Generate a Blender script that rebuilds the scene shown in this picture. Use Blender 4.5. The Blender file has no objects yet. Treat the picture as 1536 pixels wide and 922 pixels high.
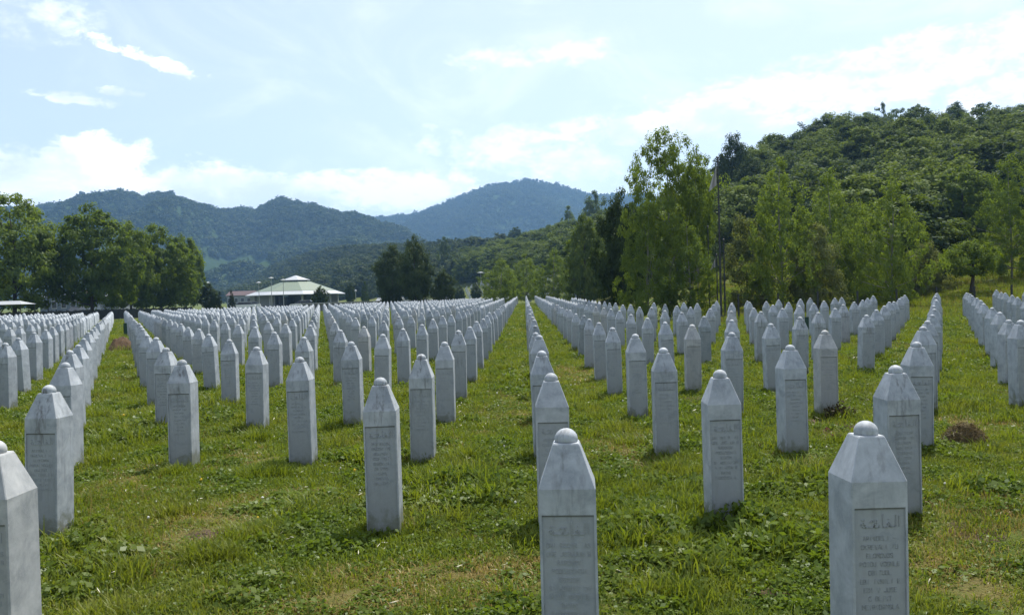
import bpy, math, random
import numpy as np
from mathutils import Vector, Matrix, noise as mnoise

random.seed(7)
rng = np.random.default_rng(11)
R = math.radians
scene = bpy.context.scene
COL = scene.collection

# ------------------------------------------------------------------ camera
F_PX, VX, VY, ROLL, EYE = 1300.0, 787.3, 442.4, 1.516, 1.70
cam_d = bpy.data.cameras.new('camera')
cam = bpy.data.objects.new('camera', cam_d)
COL.objects.link(cam)
cam_d.sensor_width = 36.0
cam_d.lens = 36.0 * F_PX / 1536.0
cam_d.clip_start = 0.1
cam_d.clip_end = 20000.0
cam.matrix_world = (Matrix.Translation((0, 0, EYE)) @ Matrix.Rotation(R(0.873), 4, 'Z')
                    @ Matrix.Rotation(R(90 - 0.797), 4, 'X') @ Matrix.Rotation(R(-ROLL), 4, 'Z'))
scene.camera = cam

# ------------------------------------------------------------------ render + exposure
scene.render.engine = 'CYCLES'
scene.cycles.use_denoising = True
scene.cycles.max_bounces = 6
scene.cycles.diffuse_bounces = 3
scene.cycles.glossy_bounces = 2
scene.cycles.transmission_bounces = 4
scene.cycles.transparent_max_bounces = 6
scene.cycles.volume_bounces = 1
scene.cycles.use_adaptive_sampling = True
scene.cycles.adaptive_threshold = 0.015
scene.view_settings.view_transform = 'Standard'
scene.view_settings.look = 'None'
scene.view_settings.gamma = 1.0
scene.view_settings.use_curve_mapping = False
scene.view_settings.exposure = 0.48

# ------------------------------------------------------------------ sun + sky
SUN_EL, SUN_AZ = 61.0, 25.0           # azimuth clockwise from +Y (straight ahead) towards +X
sun_d = bpy.data.lights.new('sun', 'SUN')
sun_d.energy = 5.0
sun_d.angle = R(0.55)
sun_d.color = (1.0, 0.955, 0.88)
sun = bpy.data.objects.new('sun', sun_d)
COL.objects.link(sun)
_sd = Vector((math.cos(R(SUN_EL)) * math.sin(R(SUN_AZ)), math.cos(R(SUN_EL)) * math.cos(R(SUN_AZ)), math.sin(R(SUN_EL))))
sun.rotation_euler = _sd.to_track_quat('Z', 'Y').to_euler()
sun.location = (20, 60, 90)


class NG:
    """small node-graph helper"""
    def __init__(self, nt):
        self.nt = nt
        nt.nodes.clear()

    def n(self, kind, **kw):
        nd = self.nt.nodes.new(kind)
        ins = kw.pop('ins', {})
        for k, v in kw.items():
            setattr(nd, k, v)
        for k, v in ins.items():
            self.put(nd.inputs[k], v)
        return nd

    def put(self, sock, v):
        if isinstance(v, bpy.types.NodeSocket):
            self.nt.links.new(v, sock)
        else:
            sock.default_value = v

    def m(self, op, a, b=None, c=None, clamp=False):
        nd = self.nt.nodes.new('ShaderNodeMath')
        nd.operation = op
        nd.use_clamp = clamp
        for i, v in enumerate((a, b, c)):
            if v is not None:
                self.put(nd.inputs[i], v)
        return nd.outputs[0]

    def smooth(self, v, lo, hi):
        nd = self.nt.nodes.new('ShaderNodeMapRange')
        nd.interpolation_type = 'SMOOTHSTEP'
        self.put(nd.inputs['Value'], v)
        nd.inputs['From Min'].default_value = lo
        nd.inputs['From Max'].default_value = hi
        return nd.outputs['Result']

    def mix(self, f, a, b):
        nd = self.nt.nodes.new('ShaderNodeMix')
        nd.data_type = 'RGBA'
        self.put(nd.inputs[0], f)
        self.put(nd.inputs[6], a)
        self.put(nd.inputs[7], b)
        return nd.outputs[2]

    def noise(self, vec, scale, detail=3, rough=0.55, dist=0.0):
        nd = self.n('ShaderNodeTexNoise', ins={'Scale': scale, 'Detail': detail, 'Roughness': rough, 'Distortion': dist})
        if vec is not None:
            self.put(nd.inputs['Vector'], vec)
        return nd.outputs['Fac']


def rgb(r, g, b):
    return (r, g, b, 1.0)


def hz(px):
    return VY - (px - VX) * math.tan(R(ROLL))


def pix_dir(px, py):
    """azimuth (from +Y towards +X) and elevation of a photograph pixel"""
    q = (px - VX, py - VY)
    c, s = math.cos(R(ROLL)), math.sin(R(ROLL))
    x = q[0] * c - q[1] * s
    y = q[0] * s + q[1] * c
    return math.atan2(x, F_PX), math.atan2(-y, math.hypot(x, F_PX))


world = bpy.data.worlds.new('World')
scene.world = world
world.use_nodes = True
g = NG(world.node_tree)
sky = g.n('ShaderNodeTexSky', sky_type='NISHITA')
sky.sun_disc = False
sky.sun_elevation = R(SUN_EL)
sky.sun_rotation = R(SUN_AZ)
sky.air_density = 1.0
sky.dust_density = 2.5
sky.ozone_density = 1.0
sky.altitude = 300.0
SKY_STRENGTH = 0.13
tc = g.n('ShaderNodeTexCoord')
sep = g.n('ShaderNodeSeparateXYZ', ins={0: tc.outputs['Generated']})
az = g.m('ARCTAN2', sep.outputs[0], sep.outputs[1])
el = g.m('ARCSINE', sep.outputs[2])
cv = g.n('ShaderNodeCombineXYZ', ins={0: az, 1: g.m('MULTIPLY', el, 1.7), 2: 0.37})
nbig = g.noise(cv.outputs[0], 14.0, 7, 0.58, 0.4)
nfine = g.noise(cv.outputs[0], 5.0, 8, 0.62, 0.8)
nsmall = g.noise(cv.outputs[0], 42.0, 6, 0.6, 0.3)
nmix = g.m('ADD', g.m('MULTIPLY', nbig, 0.55), g.m('MULTIPLY', nsmall, 0.45))
# (px, py, half width px, half height px, slope px/px, noise weight, softness, opacity)
CLOUDS = [
    (150, 252, 100, 52, 0.0, 1.5, 0.5, 1.0),
    (60, 275, 130, 40, 0.0, 1.6, 0.6, 0.95),
    (330, 282, 210, 42, 0.05, 1.7, 0.7, 0.95),
    (560, 285, 190, 38, 0.0, 1.7, 0.8, 0.85),
    (235, 92, 98, 11, 0.28, 2.2, 1.0, 0.9),
    (110, 148, 55, 9, 0.05, 1.6, 0.9, 0.7),
    (185, 138, 40, 7, 0.0, 1.6, 0.9, 0.6),
    (45, 30, 110, 34, -0.1, 2.4, 1.3, 0.6),
    (770, 225, 150, 40, 0.1, 2.0, 1.5, 0.85),
    (870, 250, 90, 32, 0.0, 1.9, 1.4, 0.85),
    (820, 84, 170, 24, -0.06, 2.2, 1.6, 0.7),
    (1180, 135, 380, 40, -0.17, 1.9, 1.4, 0.95),
    (1450, 90, 260, 46, -0.17, 1.9, 1.4, 0.95),
    (1000, 190, 220, 30, -0.03, 1.6, 0.9, 0.9),
    (1700, 120, 260, 70, -0.1, 1.6, 0.9, 0.9),
    (-250, 230, 260, 60, 0.0, 1.9, 0.8, 0.9),
]
mask = None
for (px, py, hw, hh, sl, nw, soft, op) in CLOUDS:
    a0, e0 = pix_dir(px, py)
    sa, se = hw / F_PX, hh / F_PX
    da = g.m('SUBTRACT', az, a0)
    de = g.m('SUBTRACT', g.m('ADD', g.m('SUBTRACT', el, e0), g.m('MULTIPLY', da, sl + 0.0265)), 0.0)
    u = g.m('DIVIDE', da, sa)
    v = g.m('DIVIDE', de, se)
    r2 = g.m('ADD', g.m('MULTIPLY', u, u), g.m('MULTIPLY', v, v))
    f = g.m('SUBTRACT', 1.0, r2)
    f = g.m('ADD', f, g.m('MULTIPLY', g.m('SUBTRACT', nmix if hh > 20 else nsmall, 0.5), nw * 2.6))
    f = g.m('MULTIPLY', g.smooth(f, 0.0, soft), op)
    mask = f if mask is None else g.m('MAXIMUM', mask, f)
veil = g.m('MULTIPLY', g.smooth(nfine, 0.42, 0.75), 0.35)
mask = g.m('MAXIMUM', mask, veil)
# clouds are lit unevenly: thick parts a little greyer
shade = g.smooth(g.noise(cv.outputs[0], 9.0, 6, 0.55, 0.3), 0.44, 0.66)
cloud_col = g.mix(shade, rgb(8.6, 8.7, 8.8), rgb(5.6, 6.0, 6.6))
# thin milky veil high up over the whole sky
milky = g.mix(0.28, sky.outputs['Color'], rgb(6.6, 6.8, 7.4))
skyc = g.mix(mask, milky, cloud_col)
bg = g.n('ShaderNodeBackground', ins={'Color': skyc, 'Strength': SKY_STRENGTH})
out = g.n('ShaderNodeOutputWorld', ins={'Surface': bg.outputs[0]})

# ------------------------------------------------------------------ helpers
def link_mesh(name, verts, faces, mat=None, parent=None, smooth=False, loc=None):
    me = bpy.data.meshes.new(name)
    me.from_pydata([tuple(v) for v in verts], [], [tuple(f) for f in faces])
    me.update()
    if smooth:
        me.polygons.foreach_set('use_smooth', [True] * len(me.polygons))
    o = bpy.data.objects.new(name, me)
    COL.objects.link(o)
    if mat is not None:
        me.materials.append(mat)
    if parent is not None:
        o.parent = parent
    if loc is not None:
        o.location = loc
    return o


def np_mesh(name, V, Fq, mats=(), smooth=False, col=None):
    """mesh from numpy arrays; Fq (n,4) or (n,3); col = per-face tint"""
    me = bpy.data.meshes.new(name)
    V = np.asarray(V, dtype=np.float32)
    Fq = np.asarray(Fq, dtype=np.int32)
    n, k = Fq.shape
    me.vertices.add(len(V))
    me.vertices.foreach_set('co', V.ravel())
    me.loops.add(n * k)
    me.loops.foreach_set('vertex_index', Fq.ravel())
    me.polygons.add(n)
    me.polygons.foreach_set('loop_start', np.arange(0, n * k, k, dtype=np.int32))
    me.polygons.foreach_set('loop_total', np.full(n, k, dtype=np.int32))
    if smooth:
        me.polygons.foreach_set('use_smooth', np.ones(n, dtype=bool))
    for m in mats:
        me.materials.append(m)
    if col is not None:
        a = me.attributes.new('tint', 'FLOAT', 'FACE')
        a.data.foreach_set('value', np.asarray(col, dtype=np.float32))
    me.update(calc_edges=True)
    return me


def put(name, me, parent=None, loc=(0, 0, 0), rotz=0.0, scale=None):
    o = bpy.data.objects.new(name, me)
    COL.objects.link(o)
    o.location = loc
    o.rotation_euler = (0, 0, rotz)
    if scale is not None:
        o.scale = scale
    if parent is not None:
        o.parent = parent
    return o


def tag(o, label, cat, group=None):
    o['label'] = label
    o['category'] = cat
    if group:
        o['group'] = group
    return o


def thing(name, label, cat, loc=(0, 0, 0), rotz=0.0, group=None):
    o = bpy.data.objects.new(name, None)
    COL.objects.link(o)
    o.empty_display_size = 0.2
    o.location = loc
    o.rotation_euler = (0, 0, rotz)
    return tag(o, label, cat, group)


class MB:
    """collects boxes, tubes and lathed forms into one mesh"""
    def __init__(self):
        self.v, self.f = [], []

    def add(self, vs, fs):
        b = len(self.v)
        self.v += [tuple(x) for x in vs]
        self.f += [tuple(b + i for i in q) for q in fs]
        return self

    def box(self, x0, x1, y0, y1, z0, z1):
        return self.add([(x0, y0, z0), (x1, y0, z0), (x1, y1, z0), (x0, y1, z0), (x0, y0, z1), (x1, y0, z1), (x1, y1, z1), (x0, y1, z1)],
                        [(0, 3, 2, 1), (4, 5, 6, 7), (0, 1, 5, 4), (1, 2, 6, 5), (2, 3, 7, 6), (3, 0, 4, 7)])

    def tube(self, pts, rad, n=8, cap=True):
        pts = [Vector(p) for p in pts]
        if not isinstance(rad, (list, tuple)):
            rad = [rad] * len(pts)
        rings = []
        for i, p in enumerate(pts):
            d = (pts[min(i + 1, len(pts) - 1)] - pts[max(i - 1, 0)]).normalized()
            a = d.orthogonal().normalized() if abs(d.z) < 0.95 else Vector((1, 0, 0)).cross(d).normalized()
            b = d.cross(a)
            rings.append([p + (a * math.cos(2 * math.pi * k / n) + b * math.sin(2 * math.pi * k / n)) * rad[i] for k in range(n)])
        base = len(self.v)
        for r_ in rings:
            self.v += [tuple(q) for q in r_]
        for i in range(len(rings) - 1):
            for k in range(n):
                k2 = (k + 1) % n
                self.f.append((base + i * n + k, base + i * n + k2, base + (i + 1) * n + k2, base + (i + 1) * n + k))
        if cap:
            self.f.append(tuple(base + k for k in range(n))[::-1])
            self.f.append(tuple(base + (len(rings) - 1) * n + k for k in range(n)))
        return self

    def lathe(self, prof, n=16, cx=0.0, cy=0.0, rot=0.0):
        """prof: list of (radius, z)"""
        base = len(self.v)
        for (r_, z) in prof:
            for k in range(n):
                a = 2 * math.pi * k / n + rot
                self.v.append((cx + r_ * math.cos(a), cy + r_ * math.sin(a), z))
        for i in range(len(prof) - 1):
            for k in range(n):
                k2 = (k + 1) % n
                self.f.append((base + i * n + k, base + i * n + k2, base + (i + 1) * n + k2, base + (i + 1) * n + k))
        self.f.append(tuple(base + k for k in range(n))[::-1])
        self.f.append(tuple(base + (len(prof) - 1) * n + k for k in range(n)))
        return self

    def build(self, name, mat, parent=None, smooth=False, loc=None):
        return link_mesh(name, self.v, self.f, mat, parent, smooth, loc)


def mat_new(name):
    m = bpy.data.materials.new(name)
    m.use_nodes = True
    return m, NG(m.node_tree)


def simple_mat(name, col, rough=0.6, var=0.15, scale=3.0, metal=0.0, spec=0.4):
    m, q = mat_new(name)
    geo = q.n('ShaderNodeNewGeometry')
    nz = q.noise(geo.outputs['Position'], scale, 4)
    c = q.mix(nz, rgb(*[x * (1 - var) for x in col]), rgb(*[min(1, x * (1 + var)) for x in col]))
    b = q.n('ShaderNodeBsdfPrincipled', ins={'Base Color': c, 'Roughness': rough, 'Metallic': metal, 'Specular IOR Level': spec})
    q.n('ShaderNodeOutputMaterial', ins={'Surface': b.outputs[0]})
    return m


def leaf_mat(name, dark, light, trans=0.35, rough=0.55, bright_tip=None, objvar=0.25, nscale=0.35):
    """leaves: diffuse + translucent, tinted leaf by leaf and tree by tree"""
    m, q = mat_new(name)
    at = q.n('ShaderNodeAttribute', attribute_name='tint')
    oi = q.n('ShaderNodeObjectInfo')
    geo = q.n('ShaderNodeNewGeometry')
    nz = q.noise(geo.outputs['Position'], nscale, 2)
    f = q.m('ADD', q.m('MULTIPLY', at.outputs['Fac'], 0.6), q.m('ADD', q.m('MULTIPLY', q.m('SUBTRACT', oi.outputs['Random'], 0.5), objvar * 2), q.m('MULTIPLY', nz, 0.4)), clamp=True)
    c = q.mix(f, rgb(*dark), rgb(*light))
    d = q.n('ShaderNodeBsdfDiffuse', ins={'Color': c})
    tcol = q.mix(0.5, c, rgb(light[0] * 1.95, light[1] * 1.9, light[2] * 0.5))
    t = q.n('ShaderNodeBsdfTranslucent', ins={'Color': tcol})
    gl = q.n('ShaderNodeBsdfGlossy', ins={'Color': rgb(0.8, 0.85, 0.8), 'Roughness': rough})
    s1 = q.n('ShaderNodeMixShader', ins={0: trans, 1: d.outputs[0], 2: t.outputs[0]})
    s2 = q.n('ShaderNodeMixShader', ins={0: 0.015, 1: s1.outputs[0], 2: gl.outputs[0]})
    q.n('ShaderNodeOutputMaterial', ins={'Surface': s2.outputs[0]})
    return m


# ------------------------------------------------------------------ terrain
def lerp_tab(tab, u):
    return np.interp(u, [t[0] for t in tab], [t[1] for t in tab])


HILL_D = [(300, 1150), (400, 1000), (500, 800), (600, 620), (700, 480), (800, 390), (900, 320), (1000, 270), (1100, 235), (1200, 240), (1300, 255), (1536, 280), (1900, 300)]
HILL_Y = [(300, 452), (380, 428), (420, 408), (470, 394), (520, 388), (600, 388), (680, 386), (740, 384), (800, 378), (860, 368), (900, 364),
          (950, 362), (1000, 352), (1050, 334), (1100, 312), (1150, 282), (1200, 264), (1250, 244), (1300, 232), (1350, 226), (1400, 226), (1536, 220), (1900, 196)]
HILL_F = [(300, 600), (400, 420), (500, 330), (650, 240), (750, 170), (850, 125), (950, 72), (1100, 58), (1300, 54), (1420, 46), (1536, 43), (1900, 42)]


def gz(x, y):
    """height of the ground sheet"""
    x = np.asarray(x, dtype=float)
    y = np.asarray(y, dtype=float)
    s = 0.0045 + 0.0001 * np.clip(x, -20, 25)
    z = s * np.clip(y - 17, 0, 130) + 0.004 * np.clip(x, 0, 30)
    z = z + 0.018 * np.sin(x * 0.9 + 1.3) * np.sin(y * 0.7 + 0.4) + 0.012 * np.sin(x * 2.3 + y * 1.1)
    yy = np.maximum(y, 1.0)
    u = np.clip(VX + F_PX * x / yy, 300, 1900)
    dr, df = lerp_tab(HILL_D, u), lerp_tab(HILL_F, u)
    ytop = lerp_tab(HILL_Y, u)
    hr = EYE + (VY - (u - VX) * math.tan(R(ROLL)) - ytop) * dr / F_PX - 0.6
    t = np.clip((y - df) / (dr - df), 0, 1.6)
    prof = np.where(t < 1, 0.35 * t + 0.65 * (3 * t ** 2 - 2 * t ** 3), 1.0 - 0.35 * (t - 1))
    roll = 1.0 + 0.10 * np.sin(x * 0.045 + y * 0.03) * np.clip(t * 2, 0, 1) * np.clip((1 - t) * 3, 0, 1)
    z = z + np.maximum(hr, 0) * prof * roll * (y > 20)
    return z


def gz1(x, y):
    return float(gz(x, y))


def at(px, D, py=None):
    """world point on the ground at photo column px and depth D (or the height seen at py)"""
    X = (px - VX) / F_PX * D
    if py is None:
        return Vector((X, D, gz1(X, D)))
    return Vector((X, D, EYE + (hz(px) - py) * D / F_PX))


def axis(lo, hi, fine0, fine1, step, n_out):
    mid = list(np.arange(fine0, fine1 + 1e-6, step))
    a = list(fine0 - (np.geomspace(step, fine0 - lo, n_out)))[::-1] if lo < fine0 else []
    b = list(fine1 + (np.geomspace(step, hi - fine1, n_out))) if hi > fine1 else []
    return np.array(a + mid + b)


def make_ground(mat):
    xs = axis(-4500, 4500, -14, 14, 0.22, 70)
    ys = axis(-60, 6000, 1.0, 30, 0.22, 110)
    XX, YY = np.meshgrid(xs, ys)
    ZZ = gz(XX, YY)
    nr = np.random.default_rng(3)
    near = np.exp(-np.maximum(YY - 18, 0) / 10.0)
    ZZ = ZZ + near * 0.012 * nr.standard_normal(ZZ.shape)
    V = np.stack([XX, YY, ZZ], -1).reshape(-1, 3)
    w, h = len(xs), len(ys)
    idx = np.arange(w * h).reshape(h, w)
    Fq = np.stack([idx[:-1, :-1], idx[:-1, 1:], idx[1:, 1:], idx[1:, :-1]], -1).reshape(-1, 4)
    o = put('ground', np_mesh('ground', V, Fq, [mat], smooth=True))
    o['kind'] = 'structure'
    return o


# bare or dry places of the lawn: (x, y, rx, ry, kind); kind 0 dry yellow, 1 bare soil
def base_at(px, py, ground=0.0):
    D = (EYE - ground) * F_PX / (py - hz(px))
    return ((px - VX) / F_PX * D, D)


PATCHES = []
for (px, py, rpx, rpy, kind) in [(290, 800, 90, 45, 0), (400, 760, 90, 30, 0), (730, 860, 130, 40, 0), (620, 760, 60, 25, 0), (940, 680, 70, 25, 0),
                                 (560, 880, 120, 50, 0), (1420, 860, 70, 50, 0), (1200, 690, 50, 20, 0), (1460, 640, 60, 16, 0), (770, 610, 40, 25, 0),
                                 (1150, 888, 55, 22, 1), (1245, 640, 50, 16, 1), (1035, 606, 45, 9, 1), (1110, 540, 30, 8, 1), (1270, 520, 40, 8, 1),
                                 (1450, 805, 40, 16, 1), (165, 520, 30, 12, 1), (350, 690, 60, 18, 0), (170, 720, 60, 20, 0), (1090, 800, 45, 10, 1),
                                 (870, 560, 60, 16, 0), (120, 850, 70, 30, 2), (1050, 850, 60, 25, 2), (1150, 800, 80, 30, 2), (680, 740, 70, 30, 2), (240, 640, 60, 25, 2), (430, 760, 45, 18, 2),
                                 (790, 570, 26, 20, 2), (1230, 730, 45, 20, 2), (950, 800, 60, 25, 2), (1480, 740, 40, 16, 2), (560, 690, 40, 12, 2), (1190, 890, 40, 14, 1), (690, 800, 30, 9, 1), (300, 812, 40, 10, 1)]:
    x, y = base_at(px, py)
    PATCHES.append((x, y, rpx * y / F_PX, rpy * y * y / (EYE * F_PX), kind))


def patch_amount(x, y):
    dry = soil = lush = 0.0
    for (cx, cy, rx, ry, kind) in PATCHES:
        q = ((x - cx) / rx) ** 2 + ((y - cy) / ry) ** 2
        if q < 4:
            nn = mnoise.noise(Vector((x * 4.1, y * 2.6, 3.1 + kind)))
            a = max(0.0, min(1.0, 1.25 - q * 0.8 + 0.9 * nn))
            if kind == 0:
                dry = max(dry, a)
            elif kind == 1:
                soil = max(soil, a)
            else:
                lush = max(lush, a)
    return dry, soil, lush


m, q = mat_new('lawn')
geo = q.n('ShaderNodeNewGeometry')
P = geo.outputs['Position']
sepp = q.n('ShaderNodeSeparateXYZ', ins={0: P})
n1 = q.noise(P, 0.35, 4, 0.6)
n2 = q.noise(P, 1.7, 5, 0.65)
n3 = q.noise(P, 22.0, 4, 0.7)
green = q.mix(q.smooth(n2, 0.35, 0.68), rgb(0.050, 0.085, 0.012), rgb(0.10, 0.125, 0.022))
dryc = q.mix(n3, rgb(0.090, 0.078, 0.022), rgb(0.19, 0.15, 0.052))
c = q.mix(q.m('MULTIPLY', q.smooth(n1, 0.44, 0.66), 0.55), green, dryc)
soilc = q.mix(q.smooth(n3, 0.3, 0.7), rgb(0.035, 0.026, 0.017), rgb(0.13, 0.092, 0.058))
soil = None
dryf = None
for (cx, cy, rx, ry, kind) in PATCHES:
    if kind == 2:
        continue
    u = q.m('DIVIDE', q.m('SUBTRACT', sepp.outputs[0], cx), rx)
    v = q.m('DIVIDE', q.m('SUBTRACT', sepp.outputs[1], cy), ry)
    f = q.m('SUBTRACT', 1.0, q.m('ADD', q.m('MULTIPLY', u, u), q.m('MULTIPLY', v, v)))
    f = q.smooth(q.m('ADD', f, q.m('MULTIPLY', q.m('SUBTRACT', n2, 0.5), 2.2)), -0.2, 0.6)
    if kind == 1:
        soil = f if soil is None else q.m('MAXIMUM', soil, f)
    else:
        dryf = f if dryf is None else q.m('MAXIMUM', dryf, f)
c = q.mix(q.m('MULTIPLY', dryf, 0.75), c, dryc)
# between the blades there is thatch and earth showing, close up
c = q.mix(q.m('MULTIPLY', q.smooth(n3, 0.52, 0.7), 0.5), c, soilc)
c = q.mix(soil, c, soilc)
bmp = q.n('ShaderNodeBump', ins={'Strength': 1.0, 'Distance': 0.05, 'Height': n3})
b = q.n('ShaderNodeBsdfPrincipled', ins={'Base Color': c, 'Roughness': 0.9, 'Specular IOR Level': 0.1, 'Normal': bmp.outputs[0]})
q.n('ShaderNodeOutputMaterial', ins={'Surface': b.outputs[0]})
make_ground(m)


# ------------------------------------------------------------------ mountains
def mountain_mat(name, a, b_, meadow):
    m, q = mat_new(name)
    geo = q.n('ShaderNodeNewGeometry')
    P = geo.outputs['Position']
    n1 = q.noise(P, 0.012, 5, 0.6)
    n2 = q.noise(P, 0.0045, 3, 0.5)
    c = q.mix(n1, rgb(*a), rgb(*b_))
    z = q.n('ShaderNodeSeparateXYZ', ins={0: P}).outputs[2]
    low = q.m('MULTIPLY', q.smooth(n2, 0.5, 0.6), q.m('SUBTRACT', 1.0, q.smooth(z, 40.0, 130.0)))
    c = q.mix(low, c, rgb(*meadow))
    b = q.n('ShaderNodeBsdfPrincipled', ins={'Base Color': c, 'Roughness': 1.0, 'Specular IOR Level': 0.0})
    q.n('ShaderNodeOutputMaterial', ins={'Surface': b.outputs[0]})
    return m


def ridge_height(u, t, tab, dr, df, seed):
    yt = lerp_tab(tab, u)
    yt = yt + (5.0 + 1.6 * np.sin(u * 0.105 + seed) + 1.2 * np.sin(u * 0.23 + 2 * seed) + 0.8 * np.sin(u * 0.41)) * (0.45 if seed > 8 else 1.0)
    h = EYE + (VY - (u - VX) * math.tan(R(ROLL)) - yt) * dr / F_PX
    prof = np.where(t < 1, 0.25 * t + 0.75 * (3 * t ** 2 - 2 * t ** 3), 1.0 - 0.8 * (t - 1) ** 1.2 * 1.5)
    return h, prof


def make_mountain(name, tab, dr, df, u0, u1, seed, mat, spur):
    nu, nt_ = 260, 90
    us = np.linspace(u0, u1, nu)
    ts = np.linspace(-0.02, 1.5, nt_)
    U, T = np.meshgrid(us, ts)
    D = df + (dr - df) * T
    X = (U - VX) / F_PX * D
    h, prof = ridge_height(U, np.clip(T, 0, 2), tab, dr, df, seed)
    nz = np.zeros_like(U)
    for i in range(nt_):
        for j in range(nu):
            p = Vector((X[i, j] / 300.0, D[i, j] / 520.0, seed))
            nz[i, j] = 1.0 - 2.0 * abs(mnoise.noise(p)) + 0.5 * mnoise.noise(p * 2.7) - 0.45
    env = np.clip(T, 0, 1) * np.clip(1.0 - T, 0, 1) ** 1.4 * 5.0
    Z = h * prof + nz * env * spur
    # no spur stands higher in the sky than the ridge behind it
    Z = np.where(T < 0.98, np.minimum(Z, EYE + (h - EYE) / dr * D * 0.97), Z)
    Z = np.where(T <= 0, -6, Z)
    V = np.stack([X, D, Z], -1).reshape(-1, 3)
    idx = np.arange(nu * nt_).reshape(nt_, nu)
    Fq = np.stack([idx[:-1, :-1], idx[:-1, 1:], idx[1:, 1:], idx[1:, :-1]], -1).reshape(-1, 4)
    o = put(name, np_mesh(name, V, Fq, [mat], smooth=True))
    o['kind'] = 'structure'
    return V.reshape(nt_, nu, 3), T


MT_LEFT = [(-700, 330), (-300, 320), (-60, 312), (45, 310), (80, 303), (130, 290), (160, 284), (190, 286), (215, 291), (245, 286), (270, 292), (300, 306), (345, 312), (385, 313),
           (405, 302), (430, 296), (460, 303), (490, 312), (530, 318), (560, 327), (600, 340), (650, 368), (720, 400), (800, 430)]
MT_DOME = [(380, 420), (440, 380), (500, 345), (540, 330), (580, 324), (620, 321), (650, 312), (680, 301), (710, 287), (740, 278), (770, 273), (795, 271), (820, 273), (840, 277), (860, 284), (885, 291),
           (910, 294), (935, 292), (960, 291), (1000, 300), (1060, 318), (1140, 340), (1300, 380)]
MM = mountain_mat('mountain_forest_floor', (0.030, 0.050, 0.022), (0.045, 0.070, 0.028), (0.11, 0.14, 0.055))
v_left, t_left = make_mountain('mountain', MT_LEFT, 1750, 820, -700, 800, 4.2, MM, 85)
v_dome, t_dome = make_mountain('mountain', MT_DOME, 2500, 1500, 380, 1300, 9.1, MM, 60)

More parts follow.
